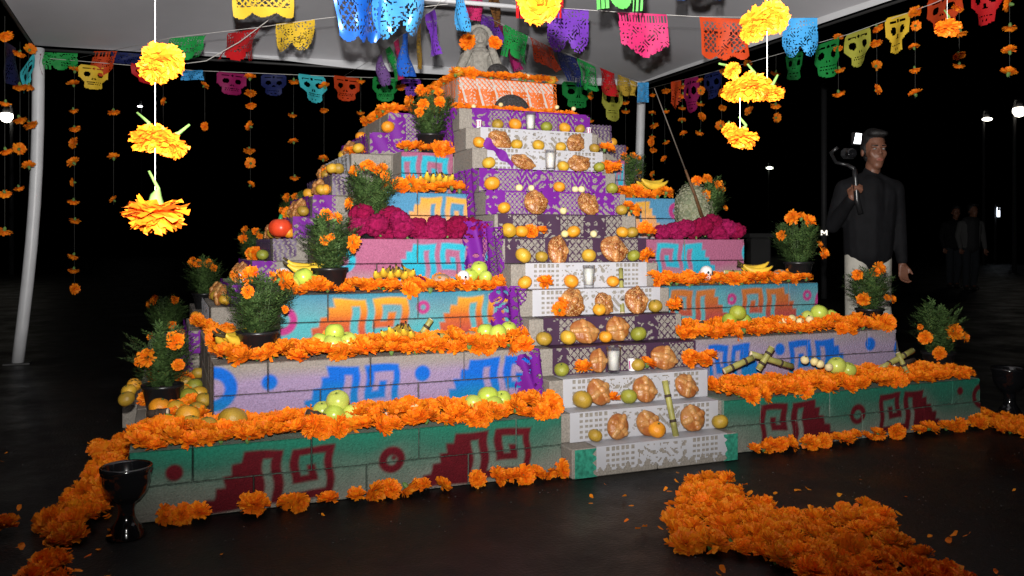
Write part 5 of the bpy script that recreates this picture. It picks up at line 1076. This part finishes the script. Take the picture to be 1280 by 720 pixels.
# the stabilizer he holds
gp_ = Vector((pm.x, pm.y, 0)) + RIGHT*-.185 - VIEW*.253
t = thing('camera_stabilizer', 'black handheld stabilizer with small camera and glowing video light', 'camera rig', None, gp_, (0,0,-TH)); bp_ = mat('black_rig_plastic', (.012,.012,.013), .3, .5)
q = MB(); q.tube([(.03,0,1.13),(.005,0,1.22),(-.005,0,1.36),(-.012,0,1.42)], [.017,.019,.018,.014], 12); ob('handle', q.mesh('handle', bp_), t)
q = MB(); q.tube([(-.012,0,1.42),(-.03,.06,1.45),(-.11,.06,1.47),(-.15,.04,1.53),(-.12,.0,1.56)], [.014,.013,.012,.012,.012], 10); ob('arm', q.mesh('arm', bp_), t)
q = MB(); q.box((-.10,-.025,1.485),(.0,.025,1.555), bev=.02); ob('camera_body', q.mesh('camera_body', bp_, False), t)
q = MB(); q.lathe([(.026,0),(.03,.03),(.03,.06),(.024,.062),(.001,.055)], 20, cap=False); o = ob('lens', q.mesh('lens', glz), t, (-.06,-.03,1.515), (R(90),0,0))
q = MB(); q.box((-.030,-.014,1.575),(.034,.012,1.658), bev=.006); ob('light_housing', q.mesh('light_housing', bp_, False), t, (0,0,0), (0,0,0))
q = MB(); q.add([(-.022,-.0155,1.585),(.022,-.0155,1.582),(.030,-.0155,1.648),(-.008,-.0155,1.652)], [(0,1,2,3)]); ob('light_panel', q.mesh('light_panel', mat('video_light', (.95,.97,1), emit=6), False), t)
# two people far behind in the dark
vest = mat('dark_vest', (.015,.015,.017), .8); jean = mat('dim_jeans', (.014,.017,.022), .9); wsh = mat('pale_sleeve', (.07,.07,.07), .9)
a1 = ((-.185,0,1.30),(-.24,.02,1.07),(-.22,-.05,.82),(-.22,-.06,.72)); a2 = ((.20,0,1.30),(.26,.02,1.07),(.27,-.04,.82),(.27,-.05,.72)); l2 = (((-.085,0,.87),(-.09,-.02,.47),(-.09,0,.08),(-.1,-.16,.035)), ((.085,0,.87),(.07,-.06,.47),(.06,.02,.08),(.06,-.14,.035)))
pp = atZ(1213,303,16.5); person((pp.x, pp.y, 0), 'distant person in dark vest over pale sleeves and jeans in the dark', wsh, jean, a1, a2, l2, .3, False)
vp = bpy.data.objects[[o.name for o in bpy.data.objects if o.name.startswith('person')][-1]]
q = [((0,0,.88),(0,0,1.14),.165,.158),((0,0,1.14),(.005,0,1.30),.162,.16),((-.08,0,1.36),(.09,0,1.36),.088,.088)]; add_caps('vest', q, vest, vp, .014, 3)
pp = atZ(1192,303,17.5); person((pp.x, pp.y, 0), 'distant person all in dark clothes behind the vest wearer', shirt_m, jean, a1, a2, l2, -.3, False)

# ------------------------------------------------------------------ far lamps and the dark plaza edge
pole_m = mat('dark_pole', (.035,.035,.037), .6); LG = 'far street lights'
def lamp(u, v, Z, label, rr=.16, col=(1,.93,.78), e=9, kind='globe'):
    p = atZ(u, v, Z); t = thing('street_lamp', label, 'street lamp', LG, (p.x, p.y, 0), (0,0,-TH))
    em = mat('lit_lamp_%d' % u, col, emit=e); q = MB(); q.tube([(0,.25,0),(0,.25,p.z+.25),(0,.2,p.z+.4),(0,.0,p.z+.35)], [.07,.05,.04,.035], 8); ob('pole', q.mesh('pole', pole_m), t)
    q = MB()
    if kind == 'globe': q.lathe([(.001,-rr),(rr*.6,-rr*.8),(rr,-.1*rr),(rr*.95,.5*rr),(rr*.5,.65*rr)], 14, (0,0,p.z))
    elif kind == 'tube': q.box((-.06,-.03,p.z-.22),(.06,.03,p.z+.22), bev=.015)
    else: q.ball((0,0,p.z), rr, 12, 8, sc=(1.5,1,.55))
    ob('lamp_head', q.mesh('lamp_head', em), t)
    q = MB(); q.lathe([(rr*.5,p.z+rr*.66),(rr*.6,p.z+rr*.7),(.05,p.z+.36)], 12); ob('lamp_cap', q.mesh('lamp_cap', pole_m), t)
lamp(8,146,24,'round lit street lamp past the left tent leg',.17); lamp(175,133,60,'tiny lit street lamp far off behind the yellow marigolds',.12,(1,1,1),8,'flat'); lamp(962,210,60,'tiny lit street lamp far off beside the man',.17,(.95,1,.8),6,'flat')
lamp(1234,149,34,'flat lit street lamp head left of the globe lamp',.14,(1,.93,.78),5,'flat'); lamp(1274,139,26,'globe street lamp at the right behind the plaza',.19,(1,.9,.74),5); lamp(1248,265,38,'upright white light tube above the distant people',.1,(.8,.88,1),5,'tube')
p = atZ(1030,303,14); t = thing('sign_post', 'dark slim post with a small glowing letter M plate beside the man', 'sign post', None, (p.x, p.y, 0), (0,0,-TH))
q = MB(); q.tube([(0,0,0),(0,0,3.6)], .05, 8); ob('post', q.mesh('post', pole_m), t); mp = p.z + (303-291)*14/FPX
q = MB(); q.box((-.09,-.062,mp-.06),(.05,-.052,mp+.06)); ob('plate', q.mesh('plate', pole_m, False), t)
q = MB()
for a, b2 in (((-.065,-.04),(-.065,.04)),((.02,-.04),(.02,.04)),((-.065,.04),(-.022,-.015)),((-.022,-.015),(.02,.04))): q.tube([(a[0],-.066,mp+a[1]),(b2[0],-.066,mp+b2[1])], .011, 6)
ob('letter_m', q.mesh('letter_m', mat('lit_letter', (1,.93,.8), emit=1.6)), t)
cm = mat('dark_concrete', (.03,.03,.03), .9, var=.3, vscale=3); c = onz(949,345,0)
p = atZ(948,303,11); q = MB(); q.box((-.13,-.13,0),(.13,.13,1.0), bev=.02); ob1 = thing('concrete_pillar', 'dim square concrete pillar behind the right end of the altar', 'pillar', None, (p.x, p.y, 0), (0,0,-TH)); ob('shaft', q.mesh('shaft', cm, False), ob1)
q = MB(); q.box((-.16,-.16,1.001),(.16,.16,1.06), bev=.01); ob('cap', q.mesh('cap', cm, False), ob1)
